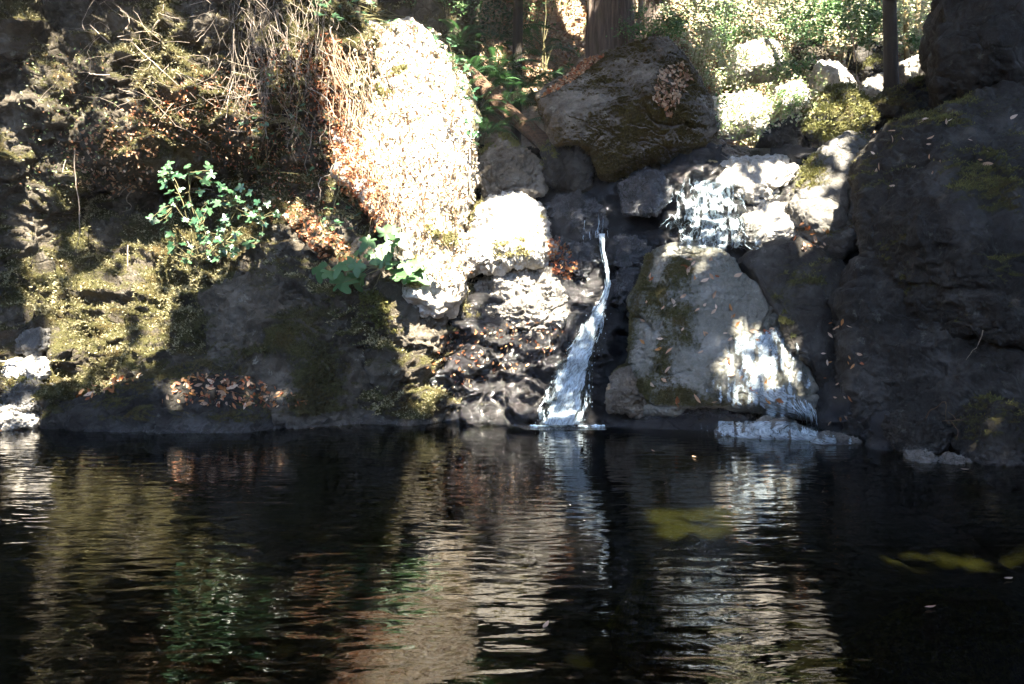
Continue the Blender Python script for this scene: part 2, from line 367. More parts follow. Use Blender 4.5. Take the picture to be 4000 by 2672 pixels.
def rock(name, outline, D, thick, label, mat, cat='boulder', sub=6, lean=0.0, leanx=0.0, chops=7, seed=1, amp=0.06, e=0.62,
         planes=(), moss=(-0.15, 0.55, 0.7), tufts=0, tsize=0.03, mossx=0.0, **kw):
    ol = np.array(outline, float); c = (ol.max(0) + ol.min(0)) / 2
    t = np.linspace(0, 1, 14, endpoint=False)[:, None]
    dense = np.concatenate([ol[i] * (1 - t) + ol[(i + 1) % len(ol)] * t for i in range(len(ol))])
    W = P(dense[:, 0], dense[:, 1], D); C = P(c[0], c[1], D); rel = (W - C)[:, [0, 2]]
    an = np.arctan2(rel[:, 1], rel[:, 0]); ra = np.hypot(rel[:, 0], rel[:, 1]); k = np.argsort(an); an, ra = an[k], ra[k]
    S, F = ico(sub); th = np.arctan2(S[:, 2], S[:, 0]); rho = np.clip(np.hypot(S[:, 0], S[:, 2]), 0, 1)
    R = np.interp(th, an, ra, period=2 * np.pi)
    rm = ra.mean(); R = R * rho ** 3 + (1 - rho ** 3) * (0.6 * R + 0.4 * rm)
    x = R * rho ** e * np.cos(th); z = R * rho ** e * np.sin(th); y = thick * np.sign(S[:, 1]) * np.abs(S[:, 1]) ** 0.8
    rg = np.random.default_rng(seed); Q = np.stack([x / rm, y / thick, z / rm], 1)
    pl = [(np.array(n, float), d) for n, d in planes]
    for _ in range(chops):
        n = rg.normal(0, 1, 3); n[1] = -abs(n[1]) - 0.55; pl.append((n, rg.uniform(0.72, 0.95)))
    for n, d in pl:
        n = n / np.linalg.norm(n); ex = Q @ n - d; Q -= n * np.maximum(ex, 0)[:, None] * 0.9
    V = np.stack([Q[:, 0] * rm, Q[:, 1] * thick, Q[:, 2] * rm], 1)
    lp = np.maximum(lean * V[:, 2] + leanx * V[:, 0], 0)
    V[:, 1] += lean * V[:, 2] + leanx * V[:, 0]
    V += C
    k = np.minimum(V[:, 1], D + lp) / D; V[:, 0] *= k; V[:, 2] = CAMH + (V[:, 2] - CAMH) * k   # narrows towards its front
    N = vnormals(V, F)
    d = amp * (0.9 * fbm(V, 1.6 / max(rm, 0.25), 4, seed) + 0.55 * fbm(V, 3.2 / max(rm, 0.25), 4, seed + 3, ridge=True)) + amp * 0.42 * fbm(V, 9.0 / max(rm, 0.3), 5, seed + 5, ridge=True) + 0.012 * fbm(V, 22, 3, seed + 8)
    d = d + 0.020 * fbm(V, 13, 4, seed + 11, ridge=True)
    wv = V + 0.25 * np.stack([fbm(V, 2.0, 3, seed + 21), fbm(V, 2.0, 3, seed + 22), fbm(V, 2.0, 3, seed + 23)], 1)
    for ks, kd in ((1.0, 0.055), (2.6, 0.03)):
        cn = vnoise(wv * np.array([1.0, 1.0, 1.7]) * ks / max(rm, 0.3) * 0.9 + seed, seed + 31); d = d - kd * min(1.0, rm / 0.5) * np.exp(-(cn / 0.055) ** 2)
    V = V + N * d[:, None]
    if mossx: moss = (moss[0] - mossx * (V[:, 0] - C[0]) / rm, moss[1], moss[2])
    return finish_rock(name, V, F, mat, label, cat, moss, seed, tufts, tsize, **kw)
def sheet(name, x0, x1, y0, y1, step, ctrl, mat, label, cat, seed, amp=(0.16, 0.07, 0.03), power=3.2, **kw):
    xs = np.arange(x0, x1 + 1e-6, step); ys = np.arange(y0, y1 + 1e-6, step)
    X, Y = np.meshgrid(xs, ys); X, Y = X.ravel(), Y.ravel(); ctrl = np.array(ctrl, float)
    num = np.zeros_like(X); den = np.zeros_like(X)
    for cx, cy, d in ctrl:
        wgt = 1 / ((X - cx) ** 2 + (Y - cy) ** 2 + 150.0) ** (power / 2); num += wgt * d; den += wgt
    V = P(X, Y, num / den); F = gridfaces(len(xs), len(ys))[:, ::-1]
    N = vnormals(V, F)
    Nd = N * 0.6 + np.array([0, -0.4, 0])
    q = V * np.array([1, 1, 1.5])
    V = V + Nd * (amp[0] * fbm(V, 0.9, 4, seed) + amp[1] * fbm(q, 2.6, 6, seed + 2, 0.62, True) + amp[1] * 0.55 * (np.abs(((V[:, 2] * 2.3 + 0.5 * V[:, 0] + 1.3 * fbm(V, 1.1, 3, seed + 7)) % 1.0) - 0.62)) + amp[2] * fbm(V, 7, 4, seed + 4, ridge=True) + 0.025 * fbm(V, 18, 3, seed + 6))[:, None]
    V = V + N * (0.07 * sstep(-0.1, 0.5, fbm(V, 4.2, 3, seed + 12)) * sstep(0.0, 0.4, fbm(V, 1.1, 3, seed + 40) + 0.3))[:, None]
    return finish_rock(name, V, F, mat, label, cat, kw.pop('moss'), seed, kw.pop('tufts', 0), kw.pop('tsize', 0.03), **kw)

# ------------------------------------------------------------------ the large rocks
sheet('mossy_cliff', -330, 480, -130, 452, 2.0, [
    (-300, 0, 9.0), (-300, 200, 8.6), (-300, 430, 7.8), (-150, 100, 9.0), (-120, 350, 8.6), (-60, 430, 8.4),
    (0, 30, 9.7), (0, 150, 9.8), (0, 260, 9.9), (0, 340, 9.3), (0, 430, 8.9), (40, 110, 9.8), (60, 180, 10.1), (60, 250, 10.3), (55, 300, 9.9),
    (110, 110, 10.1), (110, 60, 9.9), (150, 130, 10.0), (100, 205, 10.9), (150, 210, 11.2), (200, 200, 11.3), (250, 200, 11.0), (110, 250, 10.6),
    (200, 90, 9.9), (250, 110, 10.0), (200, 30, 10.0), (280, 60, 10.2), (300, 130, 10.4), (330, 150, 10.35), (340, 100, 10.3), (345, 60, 10.5), (355, 200, 10.2), (370, 240, 10.0), (300, 200, 10.6), (290, 230, 10.0),
    (170, 260, 10.2), (200, 290, 9.9), (150, 300, 9.8), (100, 300, 9.9), (120, 340, 9.55), (60, 360, 9.4), (150, 365, 9.35), (60, 400, 9.0), (200, 350, 9.5),
    (250, 300, 9.9), (300, 300, 9.6), (330, 250, 9.7), (350, 290, 9.4), (380, 320, 9.4), (400, 370, 9.25), (420, 420, 9.2), (300, 420, 9.5), (440, 330, 9.5), (440, 290, 9.8), (470, 330, 9.7), (478, 420, 9.4),
    (390, 150, 11.2), (430, 150, 11.8), (478, 150, 12.4), (478, 60, 13.4), (400, 50, 11.9), (478, 250, 11.0), (430, 250, 10.9),
    (100, 0, 10.1), (200, -30, 10.2), (300, 0, 10.6), (400, 0, 12.8), (478, -60, 15.0), (300, -60, 12.5), (100, -70, 12.0), (-100, -70, 11.0), (0, -120, 13.5), (200, -120, 14.0), (400, -120, 16.0), (-300, -120, 12),
    ], M_CLIFF, 'dark mossy cliff with an undercut hollow beneath hanging roots, above the pool', 'cliff', 21,
    amp=(0.32, 0.24, 0.07), moss=(0.52, 0.35, 0.8), tufts=190000, tsize=0.027, wetz=0.05, pal=((0.10, 0.09, 0.035), (0.38, 0.345, 0.20)))

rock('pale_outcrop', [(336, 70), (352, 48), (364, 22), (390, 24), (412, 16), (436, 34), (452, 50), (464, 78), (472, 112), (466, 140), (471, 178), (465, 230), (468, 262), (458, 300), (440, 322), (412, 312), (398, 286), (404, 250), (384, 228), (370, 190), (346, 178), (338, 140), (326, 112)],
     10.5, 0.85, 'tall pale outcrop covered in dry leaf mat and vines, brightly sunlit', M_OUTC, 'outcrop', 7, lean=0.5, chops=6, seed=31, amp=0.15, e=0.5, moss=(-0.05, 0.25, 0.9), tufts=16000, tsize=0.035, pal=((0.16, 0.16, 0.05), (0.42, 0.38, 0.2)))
rock('undercut_boulder', [(188, 345), (205, 300), (240, 278), (296, 285), (322, 312), (352, 335), (386, 360), (412, 388), (428, 425), (418, 436), (300, 436), (190, 430), (170, 395)],
     9.55, 0.62, 'broad dark mossy boulder rising behind the leaf strewn ledge', M_CLIFF, 'boulder', 7, lean=0.35, chops=7, seed=12, amp=0.19, moss=(0.3, 0.3, 0.8), tufts=22000, tsize=0.022, pal=((0.03, 0.028, 0.01), (0.11, 0.10, 0.04)))
rock('low_ledge', [(30, 424), (60, 404), (110, 389), (160, 377), (220, 375), (290, 389), (318, 403), (342, 414), (358, 424), (345, 434), (200, 440), (60, 438)],
     9.05, 0.5, 'long low ledge at the waterline scattered with dry leaves, grey rim below', M_DARK, 'ledge', 8, lean=0.55, chops=7, seed=14, amp=0.12, moss=(0.25, 0.4, 0.7), tufts=14000, tsize=0.016, wetz=0.07, pal=((0.035, 0.03, 0.012), (0.13, 0.11, 0.045)))
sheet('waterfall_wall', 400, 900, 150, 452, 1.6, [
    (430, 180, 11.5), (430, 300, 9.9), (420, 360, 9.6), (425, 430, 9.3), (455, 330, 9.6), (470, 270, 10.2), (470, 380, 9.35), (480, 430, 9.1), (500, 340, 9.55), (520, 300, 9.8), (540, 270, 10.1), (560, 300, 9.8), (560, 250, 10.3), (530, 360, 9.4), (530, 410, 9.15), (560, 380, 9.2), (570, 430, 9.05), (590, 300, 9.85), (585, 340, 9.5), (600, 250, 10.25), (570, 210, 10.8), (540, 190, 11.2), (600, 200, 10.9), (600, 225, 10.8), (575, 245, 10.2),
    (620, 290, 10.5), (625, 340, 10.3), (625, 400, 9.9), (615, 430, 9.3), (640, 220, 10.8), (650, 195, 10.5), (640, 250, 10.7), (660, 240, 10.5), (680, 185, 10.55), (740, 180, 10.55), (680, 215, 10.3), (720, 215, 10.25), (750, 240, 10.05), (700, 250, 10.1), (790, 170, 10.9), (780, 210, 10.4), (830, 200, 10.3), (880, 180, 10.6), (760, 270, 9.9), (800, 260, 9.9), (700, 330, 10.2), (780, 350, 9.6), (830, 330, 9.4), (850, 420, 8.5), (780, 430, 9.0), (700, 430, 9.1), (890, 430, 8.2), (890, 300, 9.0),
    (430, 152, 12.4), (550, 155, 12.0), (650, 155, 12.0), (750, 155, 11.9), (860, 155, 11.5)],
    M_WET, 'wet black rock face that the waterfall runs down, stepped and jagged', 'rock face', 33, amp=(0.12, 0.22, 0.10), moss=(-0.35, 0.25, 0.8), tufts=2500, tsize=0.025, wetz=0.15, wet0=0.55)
rock('top_boulder', [(538.5, 96), (556, 78), (582, 58), (615, 43), (644, 35), (671, 34), (687, 38), (702, 51), (713, 69), (720, 95), (721, 110), (716, 129), (703, 146), (688, 165), (659, 173), (630, 181), (603, 177), (594, 150), (578, 141), (555, 146), (546, 127), (541, 107)],
     10.9, 0.98, 'huge grey boulder perched above the falls, dry leaves caught on its top', M_TOP, 'boulder', 8, lean=0.22, chops=3, seed=44, amp=0.055, e=0.6,
     planes=[((-0.30, -0.60, 0.85), 0.52), ((0.75, -0.5, 0.45), 0.72), ((0.05, -1.0, -0.55), 0.62), ((0.3, -0.5, -0.9), 0.72)], moss=(0.56, -0.42, 0.7), pal=((0.04, 0.03, 0.011), (0.125, 0.09, 0.03)), tufts=9000, tsize=0.02)
rock('slab_boulder', [(612, 374), (630, 366), (633, 348), (634, 314), (628, 300), (640, 283), (648, 257), (660, 248), (674, 245), (694, 244), (718, 250), (733, 260), (742, 274), (763, 288), (776, 306), (788, 326), (804, 348), (811, 374), (818, 392), (815, 422), (770, 411), (703, 408), (674, 414), (638, 413), (609, 407)],
     9.35, 0.66, 'big sloping grey slab beside the waterfall, dotted with fallen leaves', M_SLAB, 'boulder', 8, lean=0.42, leanx=-0.05, chops=1, seed=52, amp=0.04, e=0.6,
     planes=[((-0.1, -1, 0.15), 0.62), ((-0.95, -0.5, 0.1), 0.72), ((0.55, -0.9, 0.35), 0.66)], moss=(0.18, -0.05, 0.9), mossx=0.42, tufts=20000, tsize=0.014, wetz=0.25, pal=((0.06, 0.055, 0.02), (0.15, 0.13, 0.05)))
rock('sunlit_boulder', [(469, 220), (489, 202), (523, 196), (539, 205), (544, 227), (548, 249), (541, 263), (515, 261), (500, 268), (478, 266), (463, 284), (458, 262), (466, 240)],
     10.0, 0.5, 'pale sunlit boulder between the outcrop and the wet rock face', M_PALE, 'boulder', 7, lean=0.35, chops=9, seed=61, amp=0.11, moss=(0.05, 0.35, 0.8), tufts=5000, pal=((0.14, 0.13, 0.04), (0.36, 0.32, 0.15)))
rock('lower_boulder', [(476, 306), (480, 280), (498, 274), (520, 266), (545, 270), (566, 280), (590, 284), (586, 304), (560, 318), (545, 336), (520, 340), (500, 322)],
     9.8, 0.36, 'craggy wet pale rock directly below the sunlit boulder', M_LOWER, 'boulder', 7, lean=0.45, chops=9, seed=63, amp=0.13, moss=(-0.2, 0.2, 0.8), wet0=0.35, tufts=900)
rock('leaning_rock', [(478, 174), (480, 154), (502, 140), (524, 150), (538, 160), (546, 192), (516, 197), (485, 199)], 10.6, 0.4, 'angular mossy rock wedged below the fallen log', M_TOP, 'rock', 6, lean=0.3, chops=7, seed=65, amp=0.07, moss=(0.1, 0.4, 0.8), tufts=3500)
rock('wedged_rock', [(543, 152), (556, 140), (592, 140), (600, 170), (594, 190), (560, 192), (543, 182)], 10.75, 0.4, 'dark mossy rock propping up the perched boulder', M_DARK, 'rock', 6, lean=0.3, chops=6, seed=66, amp=0.05, tufts=900)
rock('grey_rock', [(619, 184), (646, 170), (681, 174), (675, 193), (655, 215), (624, 214)], 10.35, 0.3, 'smooth grey rock under the perched boulder beside the upper cascade', M_WETGREY, 'rock', 6, lean=0.4, chops=5, seed=67, amp=0.04, moss=(-0.6, 0.2, 0.4), wet0=0.3)
rock('cleft_rock', [(548, 206), (570, 194), (598, 203), (606, 225), (592, 241), (558, 238)], 10.55, 0.28, 'bluish wet rock in the dark cleft beside the dripping threads', M_WETGREY, 'rock', 7, lean=0.4, chops=9, seed=71, amp=0.10, moss=(-0.6, 0.2, 0.5), wet0=0.5)
rock('cleft_rock', [(606, 250), (616, 238), (640, 240), (654, 252), (640, 268), (614, 266)], 10.3, 0.25, 'low wet rock at the top of the waterfall under the cleft', M_WETGREY, 'rock', 7, lean=0.4, chops=9, seed=72, amp=0.10, moss=(-0.6, 0.2, 0.5), wet0=0.5)
rock('cleft_rock', [(614, 282), (628, 262), (644, 268), (646, 290), (632, 318), (618, 312)], 10.15, 0.25, 'tall wet rock between the waterfall and the slab', M_WETGREY, 'rock', 7, lean=0.3, chops=9, seed=73, amp=0.10, moss=(-0.4, 0.2, 0.6), wet0=0.5)
rock('cleft_rock', [(540, 250), (560, 240), (588, 246), (596, 262), (580, 282), (552, 280)], 10.0, 0.25, 'leaf strewn wet rock beside the sunlit boulder', M_WETGREY, 'rock', 7, lean=0.4, chops=9, seed=74, amp=0.10, moss=(-0.4, 0.2, 0.6), wet0=0.5)
rock('root_mound', [(340, 262), (352, 240), (392, 250), (425, 285), (445, 320), (440, 352), (410, 350), (375, 330), (350, 300)], 9.55, 0.35, 'mossy mound of roots under the broad leaved sapling', M_CLIFF, 'mound', 6, lean=0.35, chops=4, seed=69, amp=0.10, moss=(0.2, 0.3, 0.8), tufts=3500, tsize=0.035)
# stones of the cascade and the stream behind
for k, (nm, ol, D, th, mt, lb, mo) in enumerate([
    ('cascade_stone', [(697, 176), (730, 160), (782, 156), (802, 172), (788, 196), (762, 206), (730, 194)], 10.55, 0.35, M_PALE, 'pale streaked stone at the head of the upper cascade', -0.3),
    ('cascade_stone', [(742, 218), (765, 202), (802, 206), (822, 222), (806, 246), (768, 246), (748, 236)], 10.1, 0.32, M_PALE, 'sunlit pale stone stepping down beside the upper cascade', -0.3),
    ('cascade_stone', [(735, 240), (750, 224), (768, 228), (772, 244), (752, 250)], 9.85, 0.2, M_GREY, 'small rounded grey stone at the foot of the upper cascade', -0.5),
    ('cascade_stone', [(750, 262), (764, 246), (798, 236), (828, 240), (826, 256), (790, 266), (768, 276)], 9.75, 0.3, M_GREY, 'bluish wet stone holding a drift of leaves above the slab', -0.4),
    ('mossy_ramp', [(786, 250), (784, 216), (800, 182), (820, 152), (848, 132), (872, 140), (868, 175), (864, 215), (860, 245), (825, 268)], 10.0, 0.4, M_GREY, 'sloping mossy rock between the cascade and the great dark boulder', 0.2),
    ('mossy_shoulder', [(742, 262), (760, 246), (800, 238), (840, 262), (868, 310), (870, 415), (826, 416), (812, 372), (790, 326), (764, 288)], 9.25, 0.45, M_DARK, 'dark mossy shoulder of rock curving behind the sloping slab', 0.1),
    ('cushion_boulder', [(803, 128), (806, 106), (828, 92), (852, 88), (872, 104), (880, 122), (856, 138), (822, 147)], 11.2, 0.4, M_GREY, 'boulder cushioned in bright fluffy moss below the slim dark tree', 0.6),
    ('stream_boulder', [(758, 147), (772, 126), (798, 115), (812, 126), (812, 150), (782, 153)], 11.3, 0.35, M_DARK, 'dark bluish boulder lying across the stream bed', -0.2),
    ('ridge_boulder', [(866, 108), (884, 92), (908, 84), (940, 74), (965, 90), (960, 120), (900, 130), (870, 128)], 11.3, 0.5, M_DARK, 'long mossy boulder at the foot of the slim dark tree', 0.3),
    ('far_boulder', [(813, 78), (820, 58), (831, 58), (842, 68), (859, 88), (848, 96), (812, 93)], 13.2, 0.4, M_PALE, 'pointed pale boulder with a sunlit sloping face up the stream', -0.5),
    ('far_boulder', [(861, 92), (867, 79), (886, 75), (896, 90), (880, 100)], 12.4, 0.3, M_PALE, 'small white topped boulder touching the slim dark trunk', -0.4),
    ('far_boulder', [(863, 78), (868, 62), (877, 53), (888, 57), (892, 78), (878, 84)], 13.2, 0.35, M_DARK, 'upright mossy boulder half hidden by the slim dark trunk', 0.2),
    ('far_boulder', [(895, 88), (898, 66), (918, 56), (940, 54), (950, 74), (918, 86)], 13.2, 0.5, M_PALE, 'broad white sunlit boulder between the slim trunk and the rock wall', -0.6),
    ('far_boulder', [(733, 78), (736, 49), (760, 39), (780, 43), (783, 62), (776, 80)], 14.6, 0.6, M_PALE, 'square white boulder set in the sunlit slope', -0.6),
    ('far_boulder', [(772, 116), (778, 88), (800, 80), (810, 96), (807, 116), (790, 123)], 12.9, 0.45, M_PALE, 'rounded white boulder beside the cushion of moss', -0.5),
    ('far_boulder', [(852, 68), (855, 46), (864, 39), (884, 36), (890, 58), (874, 72)], 14.8, 0.5, M_DARK, 'flat topped dark boulder behind the slim trunk', 0.0),
    ('far_boulder', [(700, 122), (712, 98), (752, 92), (772, 104), (768, 130), (728, 140)], 12.8, 0.5, M_PALE, 'low white boulder at the foot of the sunlit slope', -0.6),
    ('far_boulder', [(793, 62), (798, 46), (815, 40), (828, 54), (824, 66)], 15.0, 0.5, M_CLIFF, 'brown boulder buried in the leafy slope', 0.0),
]):
    cush = nm == 'cushion_boulder'
    rock(nm, ol, D, th, lb, mt, 'boulder' if 'boulder' in nm else 'rock', 6, lean=0.35, chops=6, seed=80 + k, amp=0.05 if not cush else 0.09, moss=(mo, 0.4, 0.6), tufts=11000 if cush else (1800 if mo > 0 else 0), tsize=0.032 if cush else 0.025,
         wet0=0.35 if nm == 'cascade_stone' else 0.0, **({'pal': ((0.09, 0.10, 0.025), (0.26, 0.25, 0.09))} if cush else {}))
# great dark rocks of the bank opposite the cliff
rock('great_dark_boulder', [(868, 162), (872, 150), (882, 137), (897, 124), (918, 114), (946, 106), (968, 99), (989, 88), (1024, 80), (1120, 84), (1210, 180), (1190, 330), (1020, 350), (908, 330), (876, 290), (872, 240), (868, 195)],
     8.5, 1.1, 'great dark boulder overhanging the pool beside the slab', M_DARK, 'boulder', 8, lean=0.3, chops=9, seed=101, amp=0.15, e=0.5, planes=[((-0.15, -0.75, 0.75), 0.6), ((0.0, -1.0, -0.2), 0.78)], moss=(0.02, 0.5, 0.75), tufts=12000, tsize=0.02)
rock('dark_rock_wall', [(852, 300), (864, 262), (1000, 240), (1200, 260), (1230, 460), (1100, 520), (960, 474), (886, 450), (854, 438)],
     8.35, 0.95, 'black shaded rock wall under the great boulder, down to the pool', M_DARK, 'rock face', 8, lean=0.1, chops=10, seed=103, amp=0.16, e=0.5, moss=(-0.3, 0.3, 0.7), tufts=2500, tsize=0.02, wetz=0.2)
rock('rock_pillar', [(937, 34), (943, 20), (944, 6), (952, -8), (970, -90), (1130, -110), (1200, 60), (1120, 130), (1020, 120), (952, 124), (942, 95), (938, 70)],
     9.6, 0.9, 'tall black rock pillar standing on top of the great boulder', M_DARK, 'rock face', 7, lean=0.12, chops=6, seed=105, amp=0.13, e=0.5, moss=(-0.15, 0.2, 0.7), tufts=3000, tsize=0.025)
for k, (nm, ol, D, th, mt, lb, mo) in enumerate([
    ('shore_rock', [(893, 422), (903, 413), (920, 416), (942, 427), (952, 448), (925, 460), (897, 455)], 7.45, 0.3, M_DARK, 'dark rounded shore rock with a twig lying over it', -0.2),
    ('shore_rock', [(962, 416), (983, 400), (1006, 402), (1026, 412), (1070, 432), (1068, 476), (985, 470), (962, 452)], 7.1, 0.4, M_DARK, 'dark shore rock topped with green moss at the pool edge', 0.25),
    ('wet_shelf', [(690, 433), (725, 424), (748, 428), (770, 423), (802, 431), (836, 435), (868, 446), (820, 452), (770, 446), (730, 443), (704, 439)], 8.2, 0.16, M_LOWER, 'thin wet bluish shelf at the waterline below the slab', -0.8),
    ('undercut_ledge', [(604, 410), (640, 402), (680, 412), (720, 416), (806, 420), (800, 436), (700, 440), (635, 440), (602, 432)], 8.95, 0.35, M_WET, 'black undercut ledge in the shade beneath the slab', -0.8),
    ('slab_step', [(608, 376), (628, 371), (634, 378), (632, 398), (650, 406), (640, 416), (609, 409)], 8.9, 0.2, M_TOP, 'pale little step of rock at the lower corner of the slab', -0.3),
    ('shore_stone', [(2, 374), (4, 367), (12, 361), (25, 362), (26, 373), (14, 379)], 9.0, 0.13, M_PALE, 'white smooth stone under the pale stick by the cliff foot', -0.9),
    ('shore_stone', [(22, 372), (25, 364), (34, 358), (44, 364), (46, 377), (35, 381)], 8.95, 0.13, M_PALE, 'round stone half in shade with an orange leaf by the cliff foot', -0.9),
    ('shore_stone', [(-20, 424), (-12, 410), (14, 405), (31, 412), (34, 424), (10, 430)], 8.75, 0.2, M_PALE, 'low pale wet stone at the waterline below the cliff foot', -0.9),
    ('shore_stone', [(16, 352), (18, 340), (27, 331), (44, 331), (48, 346), (36, 356)], 9.15, 0.16, M_GREY, 'rough pale stone leaning on the mossy bank', -0.4),
    ('shore_stone', [(4, 395), (14, 380), (34, 380), (50, 388), (52, 404), (30, 412), (8, 410)], 8.9, 0.2, M_GREY, 'mossy stone above the low pale wet stone', 0.3),
    ('shore_stone', [(804, 446), (822, 436), (850, 440), (868, 449), (846, 458), (815, 455)], 7.9, 0.2, M_LOWER, 'jagged wet stone past the end of the waterline shelf', -0.8),
    ('shore_stone', [(868, 448), (882, 441), (896, 446), (898, 458), (878, 460)], 7.6, 0.15, M_WET, 'small black wet stone beside the dark rounded shore rock', -0.9),
    ('shore_stone', [(904, 462), (920, 455), (938, 461), (926, 471)], 7.0, 0.13, M_LOWER, 'low bluish stone breaking the water before the twig', -0.9),
    ('shore_stone', [(930, 466), (950, 458), (972, 464), (954, 474)], 6.9, 0.13, M_LOWER, 'low bluish stone breaking the water near the mossy shore rock', -0.9),
]):
    rock(nm, ol, D, th, lb, mt, 'stone' if 'stone' in nm else 'rock', 6 if th > 0.18 else 5, lean=0.35 if D > 6 else 0.9, chops=8, seed=120 + k, amp=0.055, moss=(mo, 0.4, 0.5), tufts=1200 if 0 < mo < 0.5 else 0, tsize=0.022, wetz=0.1 if D > 6 else -5, wet0=0.5 if mt is M_LOWER else 0.0)
for px, py, rx, ry, zt, lb, sd in [(690, 525, 0.36, 0.34, -0.12, 'yellow green mossy rock lying just under the pool surface', 5), (955, 563, 0.62, 0.22, -0.2, 'long olive rock lying under the dark water near the shore', 6)]:
    S, F = ico(6); c = P(px, py, CAMH / ((py - HOR) / FPX)); c[2] = zt - 0.4
    rho2 = S[:, 0] ** 2 + S[:, 1] ** 2; V = c + S * np.array([rx * 1.5, ry * 1.6, 0]); V[:, 2] = np.where(S[:, 2] > -0.2, zt - 0.62 * rho2 ** 0.9, -0.9); V[:, 2] += 0.07 * fbm(V, 4.0, 5, sd)
    finish_rock('sunken_rock', V, F, M_SUNK, lb, 'rock', (0.8, 0.1, 0.3), sd, 2500, 0.014, wetz=-5, pal=((0.02, 0.026, 0.002), (0.16, 0.17, 0.025)))

# ------------------------------------------------------------------ ray casting onto the rocks built so far
def build_bvh():
    off = 0; vs, fs = [], []
    for V, F in SOLID:
        vs.append(V)
        t = F if F.shape[1] == 3 else np.concatenate([F[:, [0, 1, 2]], F[:, [0, 2, 3]]])
        fs.append(t + off); off += len(V)
    return BVHTree.FromPolygons(np.concatenate(vs).tolist(), np.concatenate(fs).tolist())
BVH = build_bvh(); CAMV = Vector((0, 0, CAMH))
def cast(px, py):
    d = Vector(rays(px, py)); d.normalize()
    h = BVH.ray_cast(CAMV, d, 120.0)
    return (np.array(h[0]), np.array(h[1]) * (1 if h[1].dot(d) < 0 else -1)) if h[0] is not None else (None, None)
def rand_in(poly, n):
    poly = np.array(poly, float); lo, hi = poly.min(0), poly.max(0); out = []
    while len(out) < n:
        q = RNG.uniform(lo, hi, (n * 4, 2)); out.extend(q[in_poly(q[:, 0], q[:, 1], poly)].tolist())
    return out[:n]

# ------------------------------------------------------------------ waterfalls
def grid_sheet(rows, cols, fn): pass
def fall_mesh(name, rows, ncol, nrow, mat, parent, seed, off=0.07, ragged=0.16, loc=None, depth=0.05, fade=0.0):
    rows = np.array(rows, float); t = np.linspace(rows[0, 0], rows[-1, 0], nrow); L = np.interp(t, rows[:, 0], rows[:, 1]); R = np.interp(t, rows[:, 0], rows[:, 2])
    u = np.linspace(0, 1, ncol); PX = L[:, None] + (R - L)[:, None] * u[None]; PY = np.repeat(t[:, None], ncol, 1)
    if rows.shape[1] > 3: 
        D = np.interp(t, rows[:, 0], rows[:, 3])[:, None] + np.zeros((1, ncol))
        for i in range(nrow):
            for j in range(ncol):
                p, n = cast(PX[i, j], PY[i, j])
                if p is not None and D[i, j] - p[1] < 0.6: D[i, j] = min(D[i, j], p[1] - 0.03)
        for _ in range(4):
            Dp = np.pad(D, 1, mode='edge'); D = np.minimum(D, (Dp[:-2, 1:-1] + Dp[2:, 1:-1] + Dp[1:-1, :-2] + Dp[1:-1, 2:]) / 4)
    else:
        D = np.zeros_like(PX)
        for i in range(0, nrow):
            for j in range(ncol):
                p, n = cast(PX[i, j], PY[i, j]); D[i, j] = p[1] if p is not None else (D[i - 1, j] if i else 10)
        for _ in range(3):
            Dp = np.pad(D, 1, mode='edge'); D = np.minimum(D, (Dp[:-2, 1:-1] + Dp[2:, 1:-1] + Dp[1:-1, :-2] + Dp[1:-1, 2:]) / 4 + 0.01)
    V = P(PX.ravel(), PY.ravel(), D.ravel() - off)
    arc = (1 - (2 * u - 1) ** 2); V[:, 1] -= (depth * arc[None] * np.ones((nrow, 1))).ravel()
    uvc = np.stack([(u[None] * (R - L)[:, None] / 60.0).ravel(), (np.repeat(t[:, None], ncol, 1) / 60.0).ravel()], 1)
    q = np.stack([PX.ravel() / 5.0, PY.ravel() / 22.0, np.full(PX.size, seed)], 1)
    V[:, 1] -= 0.05 * fbm(q, 1.0, 3, seed)
    edge = np.minimum(u, 1 - u)[None] * 2 * np.ones((nrow, 1)); tv = np.repeat(np.linspace(0, 1, nrow)[:, None], ncol, 1).ravel(); endf = np.minimum(sstep(0, fade, tv), sstep(0, fade, 1 - tv)) if fade else 1.0
    dens = sstep(0.0, 0.5, edge.ravel() * endf + ragged * 1.4 * fbm(q, 1.3, 3, seed + 3) * (1 if not fade else endf + 0.3))
    F = gridfaces(ncol, nrow)[:, ::-1]; keep = dens[F].mean(1) > 0.10
    o = link(name, mesh_np(name, V - np.array(loc), F[keep], mat, True, {'dens': dens}, uvc), parent)
    return o, V, dens
loc = P(565, 424, 9.0); fall = empty('waterfall', loc, 'white waterfall spreading down the black rock face into the pool', 'waterfall')
main_rows = [(234, 597, 607, 10.15), (249, 600, 605, 10.02), (261, 603, 608, 9.90), (272, 605, 610, 9.82), (284, 606, 610.5, 9.70), (297, 602, 607, 9.62), (306, 596, 606.5, 9.56), (332, 578, 603, 9.40), (356, 563, 595, 9.24), (376, 552, 591, 9.14), (401, 543, 590, 9.04), (424, 536, 587, 8.96)]
fall_mesh('water_sheet', main_rows, 26, 130, M_FALL, fall, 5, 0.06, 0.34, loc, 0.08)
fall_mesh('water_sheet', [(r[0], r[1] - 2, r[2] + 2, r[3]) for r in main_rows[6:]], 26, 110, M_FALL, fall, 9, 0.0, 0.6, loc, 0.05)
